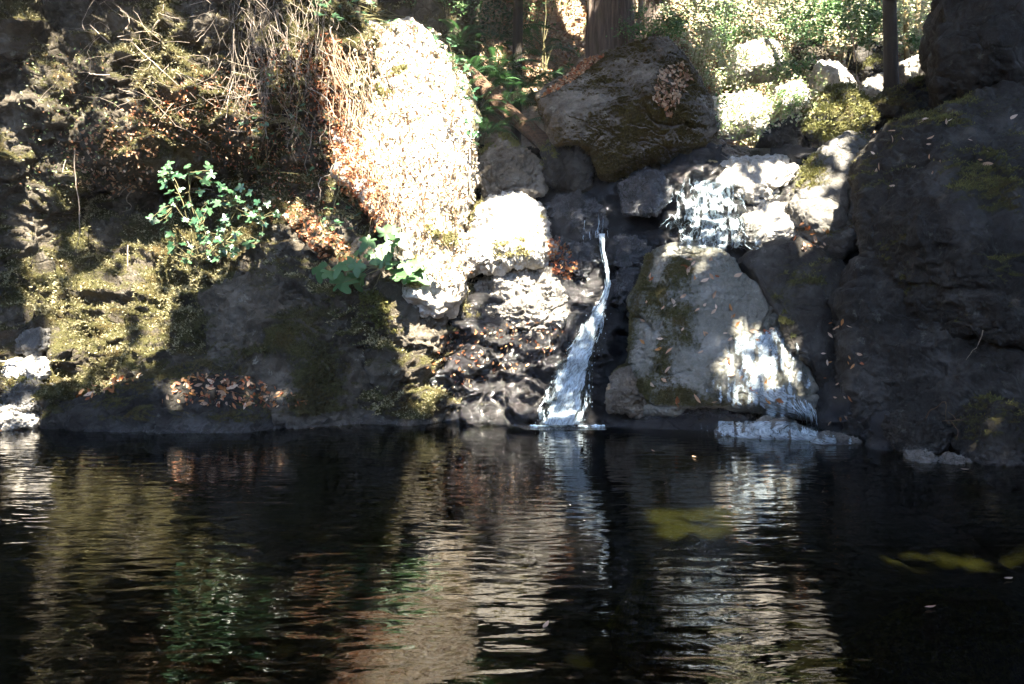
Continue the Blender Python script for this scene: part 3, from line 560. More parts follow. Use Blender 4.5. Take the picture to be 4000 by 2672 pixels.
# splash: a lumpy foam apron on the pool
th = np.linspace(0, 2 * np.pi, 72, endpoint=False); rr = np.linspace(0, 1, 10)
TH, RR = np.meshgrid(th, rr); cxy = P(566, 425, 8.93)
wob = 1 + 0.35 * fbm(np.stack([np.cos(TH).ravel(), np.sin(TH).ravel(), TH.ravel() * 0], 1), 2.5, 4, 4).reshape(TH.shape)
fx = cxy[0] + 0.62 * RR * np.cos(TH) * wob; fy = cxy[1] - 0.06 + 0.30 * RR * np.sin(TH) * wob
q = np.stack([fx.ravel(), fy.ravel(), fx.ravel() * 0], 1); fz = 0.005 + 0.03 * np.clip(fbm(q, 14, 3, 2) + 0.2, 0, 1) * (1 - RR.ravel()) ** 1.5
i = (np.arange(9)[:, None] * 72 + np.arange(72)[None]).ravel(); i2 = (np.arange(9)[:, None] * 72 + (np.arange(72)[None] + 1) % 72).ravel()
link('splash_foam', mesh_np('splash_foam', np.stack([fx.ravel(), fy.ravel(), fz], 1) - loc, np.stack([i, i2, i2 + 72, i + 72], 1), M_FOAM, True, {'dens': 1.15 - 1.15 * RR.ravel() ** 0.8}, np.stack([fx.ravel(), fy.ravel()], 1)), fall)
M_STRAND = NT('white_water'); _b = M_STRAND.n('ShaderNodeBsdfPrincipled', i_Base_Color=(0.62, 0.75, 0.83), i_Roughness=0.2); M_STRAND = M_STRAND.done(_b.outputs[0])
def tubes(lst, sides=4):
    Vs, Fs, off = [], [], 0
    for pts, r0, r1 in lst:
        pts = np.asarray(pts, float); n = len(pts)
        T = np.gradient(pts, axis=0); T /= np.linalg.norm(T, axis=1, keepdims=True) + 1e-9
        U, W = basis(T, np.zeros(n)); a = np.linspace(0, 2 * np.pi, sides, endpoint=False)
        r = (np.linspace(r0, r1, n) if np.ndim(r0) == 0 else np.asarray(r0))[:, None, None]
        ring = pts[:, None] + r * (U[:, None] * np.cos(a)[None, :, None] + W[:, None] * np.sin(a)[None, :, None])
        Vs.append(ring.reshape(-1, 3))
        i = (np.arange(n - 1)[:, None] * sides + np.arange(sides)[None]).ravel(); j = (np.arange(n - 1)[:, None] * sides + (np.arange(sides)[None] + 1) % sides).ravel()
        Fs.append(np.stack([i, j, j + sides, i + sides], 1) + off); off += n * sides
    return np.concatenate(Vs), np.concatenate(Fs)
def strands(rows, count, parent, loc, seed, rmin, rmax, off=0.10, lmin=0.08, lmax=0.35, spill=1.0):
    """broken threads of white water running down the fall"""
    rows = np.array(rows, float); lst = []; rg = np.random.default_rng(seed); y0, y1 = rows[0, 0], rows[-1, 0]
    for k in range(count):
        t0 = rg.uniform(-0.02, 0.95); t1 = min(1.0, t0 + rg.uniform(lmin, lmax)); n = 14; t = np.linspace(max(t0, 0), t1, n); py = y0 + (y1 - y0) * t
        L, Rr = np.interp(py, rows[:, 0], rows[:, 1]), np.interp(py, rows[:, 0], rows[:, 2]); u = np.clip(rg.normal(0.5, 0.26), 0.03, 0.97) + 0.012 * np.cumsum(rg.normal(0, 1, n))
        px = L + (Rr - L) * u
        if rows.shape[1] > 3: D = np.interp(py, rows[:, 0], rows[:, 3]) - off
        else:
            D = np.array([(lambda h: h[0][1] - 0.03 if h[0] is not None else np.nan)(cast(a, b)) for a, b in zip(px, py)])
            if np.isnan(D).any() or np.ptp(np.diff(D)) > 0.5: continue
        p = P(px, py, D); p[:, 1] -= 0.02 * rg.normal(0, 1, n).cumsum() * 0.3
        r = rg.uniform(rmin, rmax) * np.sin(np.pi * np.linspace(0.04, 0.97, n)) ** 0.6 * (0.7 + 0.6 * rg.random(n)); lst.append((p, r, 0))
    V, F = tubes(lst, 5); tag(link('white_strands', mesh_np('white_strands', V - loc, F, M_STRAND), parent), kind='stuff')
strands([(r[0], r[1], r[2], min(r[3], 99)) for r in main_rows[2:]], 70, fall, loc, 3, 0.002, 0.006, 0.10, 0.03, 0.12)
strands([(236, 599, 604), (249, 600, 605), (262, 603, 608), (274, 604, 609), (286, 605, 610), (300, 600, 607)], 22, fall, loc, 4, 0.003, 0.008, lmin=0.2, lmax=0.5)
S, Fi = ico(1); nd = 110; t = RNG.uniform(0, 1, nd); ry = 300 + 124 * t ** 0.6
Lx = np.interp(ry, [r[0] for r in main_rows], [r[1] for r in main_rows]); Rx = np.interp(ry, [r[0] for r in main_rows], [r[2] for r in main_rows])
dp = P(Lx - 4 + (Rx - Lx + 10) * RNG.uniform(0, 1, nd), ry, np.interp(ry, [r[0] for r in main_rows], [r[3] for r in main_rows]) - RNG.uniform(0.08, 0.22, nd))
dv = (dp[:, None] + S[None] * (RNG.uniform(0.002, 0.006, nd)[:, None, None] * np.array([1, 1, 1.8]))).reshape(-1, 3) - loc
tag(link('droplets', mesh_np('droplets', dv, (Fi[None] + (np.arange(nd) * len(S))[:, None, None]).reshape(-1, 3), M_FOAM, True, {'dens': np.ones(len(dv))}, dv[:, :2]), fall), kind='stuff')
nb = 240; S1, F1 = ico(2); ang = RNG.uniform(0, 6.28, nb); rad = RNG.uniform(0.0, 1.05, nb); bp = np.stack([cxy[0] + 0.43 * rad * np.cos(ang), cxy[1] + 0.10 * rad * np.sin(ang) - 0.03, np.full(nb, 0.004)], 1)
bv = (bp[:, None] + S1[None] * (RNG.uniform(0.005, 0.017, nb)[:, None, None] * np.array([1.5, 1.0, 0.8]))).reshape(-1, 3) - loc
tag(link('foam_lumps', mesh_np('foam_lumps', bv, (F1[None] + (np.arange(nb) * len(S1))[:, None, None]).reshape(-1, 3), M_STRAND), fall), kind='stuff')
loc = P(706, 250, 10.0); casc = empty('upper_cascade', loc, 'sparkling upper cascade fanning over the rocks above the slab', 'waterfall')
fall_mesh('water_sheet', [(176, 672, 738), (190, 668, 746), (212, 668, 752), (232, 668, 760), (252, 664, 764)], 60, 50, M_CASC, casc, 15, 0.03, 0.5, loc, 0.02, 0.12)
strands([(178, 674, 736), (190, 670, 742), (212, 668, 748), (232, 668, 756), (250, 666, 760)], 90, casc, loc, 6, 0.0015, 0.005, lmin=0.06, lmax=0.3)
loc = P(604, 236, 10.6); tric = empty('trickle', loc, 'thin strands of water dripping in the dark cleft above the waterfall', 'trickle')
strands([(203, 596, 608), (222, 598, 607), (238, 594, 609)], 9, tric, loc, 8, 0.0015, 0.004, lmin=0.25, lmax=0.7)
strands([(212, 584, 590), (240, 582, 592)], 3, tric, loc, 9, 0.002, 0.004, lmin=0.25, lmax=0.7)
loc = P(770, 435, 8.2); sheen = empty('water_film', loc, 'bluish water washing over the thin shelf at the waterline below the slab', 'water')
fall_mesh('water_sheet', [(421, 705, 800), (428, 694, 830), (436, 696, 850), (444, 722, 864)], 90, 20, M_FILM, sheen, 61, 0.02, 0.5, loc, 0.0)
loc = P(775, 400, 9.0); film = empty('water_film', loc, 'white film of water foaming down the outer side of the slab', 'waterfall')
fall_mesh('water_sheet', [(318, 742, 782), (345, 728, 798), (370, 712, 806), (392, 706, 812), (408, 725, 816), (432, 802, 818)], 64, 60, M_FILM, film, 41, 0.015, 0.6, loc, 0.0, 0.3)
strands([(398, 782, 816), (415, 798, 818), (434, 802, 820)], 60, film, loc, 13, 0.0015, 0.004, lmin=0.2, lmax=0.5)

# ------------------------------------------------------------------ twigs, roots, logs
def wander(a, b, n=9, amp=0.05, sag=0.0):
    a, b = np.asarray(a, float), np.asarray(b, float); t = np.linspace(0, 1, n)[:, None]
    p = a + (b - a) * t; s = np.sin(np.pi * t)
    p = p + s * RNG.normal(0, amp, (1, 3)) + np.sin(2 * np.pi * t) * RNG.normal(0, amp * 0.5, (1, 3)) + RNG.normal(0, amp * 0.12, (n, 3)) * s
    p[:, 2] -= (sag * s[:, 0]); return p
def twig_thing(name, paths, r0, r1, mat, label, cat, group=None, sides=5):
    V, F = tubes([(p, r0 if k == 0 else r0 * 0.6, r1) for k, p in enumerate(paths)], sides); loc = paths[0][0]
    return tag(link(name, mesh_np(name, V - loc, F, mat), loc=loc), label, cat, group)

# the tangle of dead twigs hanging over the cliff
paths = []
def pxp(px, py, off=0.2):
    p, n = cast(px, py)
    if p is None: return P(px, py, 10.0)
    d = p - np.array([0, 0, CAMH]); return p - d / np.linalg.norm(d) * off
for k in range(260):
    if k < 130: x0, y0 = RNG.uniform(225, 335), RNG.uniform(-15, 50); dx, dy = RNG.normal(8, 26), RNG.uniform(25, 90)
    elif k < 210: x0, y0 = RNG.uniform(95, 280), RNG.uniform(-10, 110); dx, dy = RNG.normal(0, 45), RNG.normal(10, 22)
    else: x0, y0 = RNG.uniform(225, 330), RNG.uniform(60, 130); dx, dy = RNG.normal(6, 20), RNG.uniform(15, 60)
    a = pxp(x0, y0, RNG.uniform(0.1, 0.5)); b = pxp(x0 + dx, y0 + dy, RNG.uniform(0.05, 0.45))
    if abs(a[1] - b[1]) > 1.0: b[1] = a[1] + RNG.normal(0, 0.2)
    paths.append((wander(a, b, 9, 0.07), RNG.uniform(0.0025, 0.006), 0.0018))
V, F = tubes(paths, 3)
tag(link('twig_tangle', mesh_np('twig_tangle', V, F, M_TWIG)), 'tangle of dead grey twigs hanging over the cliff top', 'twigs', kind='stuff')
paths = []
for _ in range(300):
    u_ = RNG.uniform(0, 1); y0 = 30 + 190 * u_; x0 = 318 + 70 * u_ + RNG.exponential(18); L = RNG.uniform(15, 55)
    a, b = pxp(x0, y0, 0.06), pxp(x0 + RNG.normal(6, 8), y0 + L, 0.05)
    if abs(a[1] - b[1]) < 0.5: paths.append((wander(a, b, 8, 0.05), 0.006, 0.002))
V, F = tubes(paths, 3)
tag(link('dry_strands', mesh_np('dry_strands', V, F, M_STRAW)), 'dry straw coloured grass strands trailing down the sunlit outcrop', 'dry grass', kind='stuff')
paths = []
for _ in range(70):
    x0, y0 = RNG.uniform(360, 466), RNG.uniform(20, 190); a, b = pxp(x0, y0, 0.07), pxp(x0 + RNG.normal(8, 10), y0 + RNG.uniform(20, 90), 0.06)
    if abs(a[1] - b[1]) < 0.6: paths.append((wander(a, b, 9, 0.07), 0.009, 0.003))
V, F = tubes(paths, 4)
tag(link('dry_roots', mesh_np('dry_roots', V, F, M_ROT)), 'thin brown roots trailing down the sunlit face of the outcrop', 'roots', kind='stuff')
HANG = [((75, 150), (75, 253)), ((66, 160), (75, 178)), ((128, 185), (119, 197)), ((132, 190), (122, 212)), ((200, 140), (212, 158)), ((208, 160), (214, 190)), ((212, 190), (184, 196)), ((216, 195), (240, 188)), ((236, 70), (226, 118)), ((110, 75), (78, 72)),
        ((308, 40), (285, 100)), ((318, 48), (308, 88)), ((308, 88), (350, 125)), ((350, 130), (420, 190)), ((130, 40), (178, 85)), ((90, 25), (150, 60)), ((262, 20), (266, 70)), ((160, 20), (150, 40)), ((120, 10), (128, 28)), ((276, 10), (290, 60)), ((312, 130), (308, 175)), ((330, 175), (320, 200)), ((395, 170), (405, 210)), ((420, 150), (435, 190)), ((452, 60), (470, 150)), ((462, 85), (474, 160)), ((128, 245), (135, 330)), ((180, 235), (192, 262)), ((398, 160), (382, 182)), ((350, 100), (372, 150))]
for k, (a, b) in enumerate(HANG):
    A, B = pxp(*a, 0.22), pxp(*b, 0.22)
    if abs(A[1] - B[1]) > 0.8: B = P(b[0], b[1], A[1])
    twig_thing('hanging_root', [wander(A, B, 12, 0.05)], 0.009, 0.004, M_TWIG, 'thin pale dead root hanging ' + ('over the hollow of the cliff' if a[1] > 120 and a[0] < 300 else 'down the edge of the outcrop' if a[0] > 300 else 'from the tangle at the cliff top'), 'root', 'bare roots hanging down the bank')
A, B = P(470, 150, 9.75), P(474, 200, 9.55); twig_thing('snapped_stick', [wander(A, B, 8, 0.01)], 0.014, 0.012, M_TWIG, 'straight pale snapped stick leaning on the edge of the outcrop', 'stick')
A, B = P(-12, 362, 8.85), P(23, 359.5, 8.85); twig_thing('pale_stick', [wander(A, B, 6, 0.01)], 0.016, 0.012, M_TWIG, 'short pale stick lying across the white smooth stone', 'stick')
A, B = P(-15, 430, 8.55), P(22, 430, 8.6); twig_thing('floating_stick', [wander(A, B, 6, 0.008)], 0.014, 0.010, M_ROT, 'brown stick floating at the pool edge by the pale stones', 'stick')
A = P(926, 418, 6.95)
twig_thing('dead_twig', [wander(A, P(942, 402, 6.8), 7, 0.02), wander(P(942, 402, 6.8), P(952, 424, 6.75), 7, 0.03), wander(P(948, 412, 6.78), P(964, 420, 6.72), 6, 0.02), wander(P(942, 421, 6.75), P(960, 419, 6.75), 6, 0.02), wander(P(950, 420, 6.75), P(956, 440, 6.7), 6, 0.03)], 0.008, 0.003, M_ROT, 'crooked brown twig caught on the dark rounded shore rock', 'twig')
A = pxp(983, 330, 0.06); twig_thing('dead_twig', [wander(A, pxp(966, 360, 0.06), 9, 0.03)], 0.006, 0.003, M_TWIG, 'slim curved twig stuck to the black rock wall', 'twig')
# fallen logs
def log(name, a, b, r, mat, label, seed, cat='log'):
    n = 40; pts = np.asarray(a) + (np.asarray(b) - np.asarray(a)) * np.linspace(0, 1, n)[:, None]
    V, F = tubes([(pts, r, r * 0.85)], 28); q = V * 1.0
    ax = (np.asarray(b) - np.asarray(a)); ax = ax / np.linalg.norm(ax); along = (q - pts[0]) @ ax; radial = q - pts[0] - along[:, None] * ax
    st = np.stack([radial[:, 0] * 16 / max(r * 6, .4), radial[:, 2] * 16 / max(r * 6, .4), along * 1.2], 1)
    V = V + radial / (np.linalg.norm(radial, axis=1, keepdims=True) + 1e-9) * (r * (0.28 * fbm(st, 1.2, 4, seed, ridge=True) + 0.15 * fbm(q, 4, 3, seed)))[:, None]
    c0, c1 = len(V), len(V) + 1; V = np.concatenate([V, pts[:1], pts[-1:]])
    Fc = [(c0, (j + 1) % 28, j, c0) for j in range(28)]; 
    cap = np.array([[(j + 1) % 28, j, c0, c0] for j in range(28)] + [[(n - 1) * 28 + j, (n - 1) * 28 + (j + 1) % 28, c1, c1] for j in range(28)])
    tri = np.concatenate([F[:, [0, 1, 2]], F[:, [0, 2, 3]], cap[:, :3]])
    loc = np.asarray(a, float); o = tag(link(name, mesh_np(name, V - loc, tri, mat, True, {'moss': np.full(len(V), 0.4), 'wet': np.zeros(len(V))}), loc=loc), label, cat); solid(V, tri); return o
log('fallen_log', P(456, 64, 12.0), P(548, 146, 11.0), 0.12, M_ROT, 'rotten splintered log sloping down towards the perched boulder', 3)
log('mossy_log', P(693, 148, 11.0), P(722, 173, 10.6), 0.075, M_TANBARK, 'short mossy log poking out under the perched boulder', 4)
log('stream_log', P(728, 152, 11.3), P(810, 156, 11.0), 0.075, M_CLIFF, 'mossy log lying across the head of the cascade', 5)
paths = [(wander(P(RNG.uniform(702, 722), RNG.uniform(136, 152), RNG.uniform(10.9, 11.4)), P(RNG.uniform(708, 756), RNG.uniform(148, 168), RNG.uniform(10.6, 11.1)), 7, 0.05), 0.009, 0.004) for _ in range(80)]
V, F = tubes(paths, 4); tag(link('brush_pile', mesh_np('brush_pile', V, F, M_TWIG)), 'pile of dead brush heaped beside the perched boulder', 'brush', kind='stuff')

# ------------------------------------------------------------------ leaf matter
T_DIA = (np.array([(-0.5, 0, 0), (0, -0.28, 0.05), (0.5, 0, 0.0), (0, 0.28, 0.05)]), np.array([(0, 1, 2, 3)]))
T_OVAL = (np.array([(-0.5, 0, 0.0), (-0.18, -0.24, 0.07), (0.22, -0.2, 0.07), (0.5, 0, 0.03), (0.22, 0.2, 0.07), (-0.18, 0.24, 0.07)]), np.array([(0, 1, 2, 3), (0, 3, 4, 5)]))
def scatter(pts, N, size, col, tpl=T_DIA, tilt=0.4):
    n = len(pts); N = N + RNG.normal(0, tilt, (n, 3)); N /= np.linalg.norm(N, axis=1, keepdims=True) + 1e-9
    U, W = basis(N); T, F = tpl; s = np.broadcast_to(np.asarray(size, float), (n,))[:, None, None]
    V = pts[:, None] + s * (T[None, :, 0:1] * U[:, None] + T[None, :, 1:2] * W[:, None] + T[None, :, 2:3] * N[:, None])
    Ff = (F[None] + (np.arange(n) * len(T))[:, None, None]).reshape(-1, F.shape[1])
    return V.reshape(-1, 3), Ff, np.repeat(col, len(T), 0)
def palette(n, cols, jit=0.25):
    c = np.array(cols)[RNG.integers(0, len(cols), n)] * RNG.uniform(1 - jit, 1 + jit, (n, 1)); return np.clip(c, 0, 1)
GREEN = [(0.05, 0.12, 0.03), (0.08, 0.16, 0.04), (0.04, 0.10, 0.035), (0.10, 0.17, 0.05)]
LIME = [(0.27, 0.34, 0.14), (0.22, 0.32, 0.13), (0.40, 0.43, 0.25)]
PALE = [(0.42, 0.48, 0.28), (0.54, 0.54, 0.40), (0.58, 0.52, 0.40), (0.32, 0.42, 0.20)]
LEAFY = [(0.08, 0.19, 0.06), (0.12, 0.24, 0.08), (0.07, 0.16, 0.06), (0.16, 0.27, 0.10)]
BROWN = [(0.30, 0.15, 0.07), (0.40, 0.26, 0.15), (0.22, 0.10, 0.05), (0.46, 0.34, 0.22)]
RUST = [(0.32, 0.10, 0.035), (0.25, 0.07, 0.03), (0.42, 0.2, 0.08)]
STRAW = [(0.42, 0.34, 0.22), (0.36, 0.24, 0.15), (0.5, 0.42, 0.3), (0.3, 0.15, 0.08)]
def litter(name, poly, n, size, cols, label, cat='leaves', tpl=T_OVAL, lift=0.02, far=0, tilt=0.45, sunny=0.0):
    pts, nn = [], []
    for x, y in rand_in(poly, n):
        p, q = cast(x, y)
        if p is not None and far and p[2] - gz(p[0], p[1]) > 0.1: continue
        if p is not None and p[2] > 0: pts.append(p + q * lift * RNG.uniform(0.2, 1.6)); nn.append(q + sunny * SUN)
    pts, nn = np.array(pts), np.array(nn)
    V, F, c = scatter(pts, nn, size * RNG.uniform(0.6, 1.3, len(pts)), palette(len(pts), cols), tpl, tilt)
    return tag(link(name, mesh_np(name, V, F, M_TINT, False, {'tint': c})), label, cat, kind='stuff')
litter('leaf_mat', [(345, 60), (370, 28), (410, 22), (440, 34), (468, 76), (476, 120), (474, 200), (468, 280), (440, 290), (395, 225), (365, 180), (345, 130)], 4000, 0.06, [(0.62, 0.57, 0.47), (0.6, 0.54, 0.43), (0.55, 0.48, 0.37), (0.46, 0.38, 0.27), (0.34, 0.25, 0.16), (0.26, 0.15, 0.09), (0.40, 0.38, 0.2)], 'mat of dry straw coloured leaves over the sunlit outcrop', lift=0.04, tilt=0.7)
litter('leaf_mat', [(296, 40), (330, 30), (342, 70), (356, 130), (384, 180), (402, 215), (385, 225), (345, 190), (325, 130)], 1700, 0.045, RUST + BROWN, 'rusty dead leaves hanging on the shaded side of the outcrop', lift=0.07, tilt=0.8)
litter('leaf_mat', [(312, 60), (338, 36), (346, 80), (362, 140), (384, 185), (396, 225), (378, 232), (345, 195), (320, 140)], 1500, 0.055, RUST + BROWN[:3], 'rust brown leaf tangle down the shaded edge of the outcrop', lift=0.05, tilt=0.8)
litter('leaf_drift', [(170, 380), (200, 370), (250, 378), (312, 398), (300, 408), (180, 404)], 190, 0.06, RUST + BROWN, 'small dead leaves lying along the low ledge', lift=0.012)
litter('dead_leaves', [(120, 110), (230, 60), (320, 40), (330, 130), (330, 215), (260, 225), (210, 150), (130, 130)], 1900, 0.042, RUST + BROWN, 'dead brown leaves caught among the twigs of the cliff', lift=0.12, tilt=0.9)
litter('dead_leaves', [(60, 140), (110, 125), (160, 140), (150, 190), (80, 190)], 420, 0.055, BROWN, 'curled dead leaves under the lip of the hollow', lift=0.08, tilt=0.9)
litter('dead_leaves', [(280, 215), (300, 200), (345, 240), (360, 265), (320, 258)], 500, 0.06, RUST + BROWN, 'fallen leaves on the mossy slope by the broad leaved sapling')
litter('leaf_drift', [(545, 242), (562, 236), (578, 262), (572, 282), (552, 272)], 150, 0.06, RUST, 'orange leaf drift beside the top of the waterfall')
litter('leaf_drift', [(652, 98), (660, 70), (682, 62), (692, 78), (680, 100), (670, 118)], 260, 0.07, BROWN, 'brown leaf drift on the perched boulder')
litter('needle_drift', [(540, 98), (585, 60), (605, 56), (580, 76), (555, 92)], 500, 0.06, RUST + BROWN, 'rusty needle drift along the edge of the perched boulder', lift=0.025)
litter('leaf_drift', [(440, 335), (480, 325), (560, 320), (575, 345), (520, 372), (450, 395), (425, 365)], 170, 0.055, RUST + BROWN, 'wet leaves stuck on the black rock face')
litter('hill_litter', [(470, -40), (735, -40), (960, -40), (960, 100), (700, 150), (540, 90), (470, 60)], 15000, 0.10, BROWN + STRAW + BROWN + GREEN[:2], 'fallen leaf litter and low plants covering the hillside', 'leaf litter', lift=0.05, tilt=0.6, far=1)
litter('ground_cover', [(655, -50), (665, 20), (712, 100), (715, 150), (760, 160), (775, 118), (815, 90), (860, 60), (900, 60), (950, 40), (950, -50)], 17000, 0.10, PALE + LIME, 'low green plants covering the sunlit slope upstream', 'plants', lift=0.16, tilt=0.5, far=1, sunny=1.5)
litter('ground_cover', [(718, 100), (735, 45), (765, 36), (790, 55), (815, 55), (830, 80), (812, 120), (780, 125), (760, 140), (715, 138)], 2600, 0.06, PALE + LIME + STRAW[:1], 'thin leafy sprays over the white boulders of the sunlit slope', 'plants', lift=0.09, tilt=0.8)
litter('bank_moss_leaves', [(20, 60), (100, 40), (130, 130), (60, 200), (20, 190)], 350, 0.04, LIME + BROWN[:1], 'small moss leaves dotting the cliff', lift=0.04, tilt=0.8)

# single fallen leaves, each an object of its own
def leaf_mesh(name, mat, curl, wid):
    L = np.linspace(-0.5, 0.5, 7); wv = wid * np.array([0.02, 0.55, 0.92, 1.0, 0.8, 0.45, 0.0])
    z = curl * (L ** 2) * 2
    V = np.concatenate([np.stack([L, -wv, z + 0.10 * wv / wid * curl * 2], 1), np.stack([L, 0 * L, z - 0.01], 1), np.stack([L, wv, z + 0.10 * wv / wid * curl * 2], 1)])
    F = [(i, i + 1, i + 8, i + 7) for i in range(6)] + [(i + 7, i + 8, i + 15, i + 14) for i in range(6)]
    return mesh_np(name, V, F, mat)
LEAVES = [leaf_mesh('fallen_leaf', m, c, w) for m in (M_FALLEN, M_FALLEN_R) for c, w in ((0.15, 0.17), (0.35, 0.2), (-0.2, 0.15))]
def place(o, p, n, yaw, s, lift=0.012, spin=0.2):
    n = np.array(n) + RNG.normal(0, spin, 3); n /= np.linalg.norm(n); U, W = basis(n[None], np.array([yaw]))
    o.matrix_world = Matrix(((U[0][0], W[0][0], n[0], p[0] + n[0] * lift), (U[0][1], W[0][1], n[1], p[1] + n[1] * lift), (U[0][2], W[0][2], n[2], p[2] + n[2] * lift), (0, 0, 0, 1))) @ Matrix.Diagonal((s, s, s, 1))
ANCH = {'leaves on the grey slab': [(690, 262, 'near its rounded top'), (655, 310, 'on its mossy flank'), (740, 310, 'in the middle of its face'), (660, 370, 'low on its mossy side'), (720, 385, 'along its lower rim'), (785, 360, 'beside the water film')],
        'leaves in the ledge drift': [(90, 392, 'at its thin lower tail'), (110, 384, 'at its middle'), (136, 373, 'at its thick sunlit head')],
        'leaves along the low ledge': [(180, 385, 'in its sunlit cluster'), (235, 392, 'around its middle'), (290, 400, 'towards its far tip')],
        'leaves on the great dark boulder': [(880, 150, 'near its outer edge'), (950, 140, 'across its middle'), (1000, 130, 'towards the rock pillar side')],
        'leaves above the slab': [(798, 235, 'on the slab side'), (825, 235, 'on the great boulder side')],
        'leaves behind the slab': [(835, 340, 'high up'), (838, 400, 'low near the pool')]}
for poly, cnt, size, which, label, group in [
    ([(640, 300), (655, 262), (690, 252), (735, 268), (790, 345), (805, 385), (790, 400), (640, 404)], 74, 0.105, (0, 1, 2, 4), 'dry pinkish leaf lying flat on the sloping grey slab', 'leaves on the grey slab'),
    ([(76, 394), (100, 380), (140, 371), (142, 377), (110, 392), (84, 400)], 34, 0.10, (3, 4, 0), 'orange leaf in the upper drift on the low ledge', 'leaves in the ledge drift'),
    ([(160, 400), (175, 380), (200, 374), (240, 378), (300, 392), (312, 404), (250, 408), (170, 406)], 62, 0.10, (0, 1, 3, 4), 'tan leaf scattered along the low ledge', 'leaves along the low ledge'),
    ([(855, 130), (960, 110), (1015, 110), (1015, 170), (940, 200), (880, 190)], 26, 0.095, (0, 1, 2), 'pale leaf lying on the great dark boulder', 'leaves on the great dark boulder'),
    ([(822, 320), (850, 318), (862, 360), (850, 420), (828, 425), (824, 390)], 24, 0.075, (0, 3, 1), 'small leaf on the dark shoulder of rock behind the slab', 'leaves behind the slab'),
    ([(790, 225), (830, 222), (832, 245), (800, 250)], 20, 0.085, (3, 4, 1), 'curled leaf in the drift above the slab', 'leaves above the slab'),
    ([(655, 98), (660, 72), (684, 66), (690, 80), (672, 112)], 14, 0.10, (0, 1), 'brown leaf in the drift on the perched boulder', 'leaves on the perched boulder'),
    ([(545, 245), (562, 240), (576, 262), (566, 280)], 12, 0.085, (3, 4, 5), 'orange leaf beside the top of the waterfall', 'leaves by the waterfall top')]:
    for x, y in rand_in(poly, cnt):
        p, n = cast(x, y)
        if p is None or p[2] < 0.03: continue
        an = ANCH.get(group); lab = label if not an else label + ' ' + min(an, key=lambda a: (a[0] - x) ** 2 + (a[1] - y) ** 2)[2]
        o = link('fallen_leaf', LEAVES[which[RNG.integers(len(which))]]); place(o, p, n, RNG.uniform(0, 6.28), size * RNG.uniform(0.5, 1.35)); tag(o, lab, 'leaf', group)
for x, y in [(653, 453), (694, 459), (546, 634), (742, 546), (748, 548), (965, 472), (312, 430), (930, 615), (1008, 585)]:
    D = 1.5 / ((y - HOR) / FPX); p = P(x, y, D); p[2] = 0.006
    o = link('fallen_leaf', LEAVES[0]); place(o, p, (0, 0, 1), RNG.uniform(0, 6.28), 0.07, 0.004, 0.04); tag(o, 'single pale leaf floating on the dark pool', 'leaf', 'leaves floating on the pool')

# ------------------------------------------------------------------ plants
def lobed(name, lobes, mat, seed=0, fold=0.12):
    """a flat lobed leaf: lobes = [(angle, length, width)], stalk at the origin, blade towards +x"""
    pts = []
    for a, l, wd in lobes:
        for da, rl in ((-wd, 0.62), (-wd * 0.45, 0.88), (0, 1.0), (wd * 0.45, 0.88), (wd, 0.62)): pts.append((math.radians(a + da), l * rl))
    V = [(0, 0, 0), (0.22, 0, 0.02)] + [(r * math.cos(a), r * math.sin(a), -fold * r * r + 0.05 * abs(math.sin(a * 2.5))) for a, r in pts]
    n = len(pts); F = [(1, 2 + i, 3 + i) for i in range(n - 1)] + [(0, 2, 1), (0, 1, 1 + n)]
    V = np.array(V); return mesh_np(name, V, np.array(F), mat, True)
IVY = [lobed('leaf', [(-115, .38, 24), (-55, .55, 22), (0, .85, 24), (55, .55, 22), (115, .38, 24)], M_IVY), lobed('leaf', [(-100, .4, 30), (-40, .62, 26), (25, .75, 26), (95, .45, 30)], M_IVY)]
BIG = [lobed('leaf', [(-125, .42, 22), (-62, .75, 24), (0, 1.0, 24), (62, .75, 24), (125, .42, 22)], M_BIG, fold=0.2), lobed('leaf', [(-70, .5, 30), (-20, .8, 22), (20, .8, 22), (70, .5, 30)], M_BIG, fold=0.2)]
EXTRA = []
def leafy_plant(name, spots, meshes, size, label, cat, root, face=(0.05, -0.6, 0.75), off=0.15, spread=0.5, stem_r=0.006, D=None, lit=0.0):
    loc = np.array(root, float); t = empty(name, loc, label, cat); ends = []
    for x, y, s in spots:
        p = P(x, y, D) + np.array([0, RNG.normal(0, 0.12), 0]) if D else pxp(x, y, off * RNG.uniform(0.6, 1.8))
        o = bpy.data.objects.new('leaf', meshes[RNG.integers(len(meshes))]); COL.objects.link(o)
        n = np.array(face) + RNG.normal(0, spread * 0.5, 3); n /= np.linalg.norm(n); U, W = basis(n[None], RNG.uniform(0, 6.28, 1)); k = size * s
        o.parent = t
        o.matrix_local = Matrix(((U[0][0], W[0][0], n[0], p[0] - loc[0]), (U[0][1], W[0][1], n[1], p[1] - loc[1]), (U[0][2], W[0][2], n[2], p[2] - loc[2]), (0, 0, 0, 1))) @ Matrix.Diagonal((k, k, k, 1))
        ends.append(p)
        if RNG.random() < lit: EXTRA.extend((p + RNG.normal(0, 0.05, (12, 3))).tolist())
    ends = np.array(ends); lst = []; hubs = ends[RNG.permutation(len(ends))[:max(2, len(ends) // 9)]]
    for h in hubs: lst.append((wander(loc, h - np.array([0, -0.05, 0.05]), 10, 0.06), stem_r * 1.5, stem_r * 0.8))
    for e in ends:
        h = hubs[np.argmin(np.linalg.norm(hubs - e, axis=1))]
        if np.linalg.norm(h - e) > 0.02: lst.append((wander(h - np.array([0, -0.05, 0.05]), e, 6, 0.02), stem_r * 0.7, stem_r * 0.4))
    V, F = tubes(lst, 4); link('stem', mesh_np('stem', V - loc, F, M_STEM), t); return t
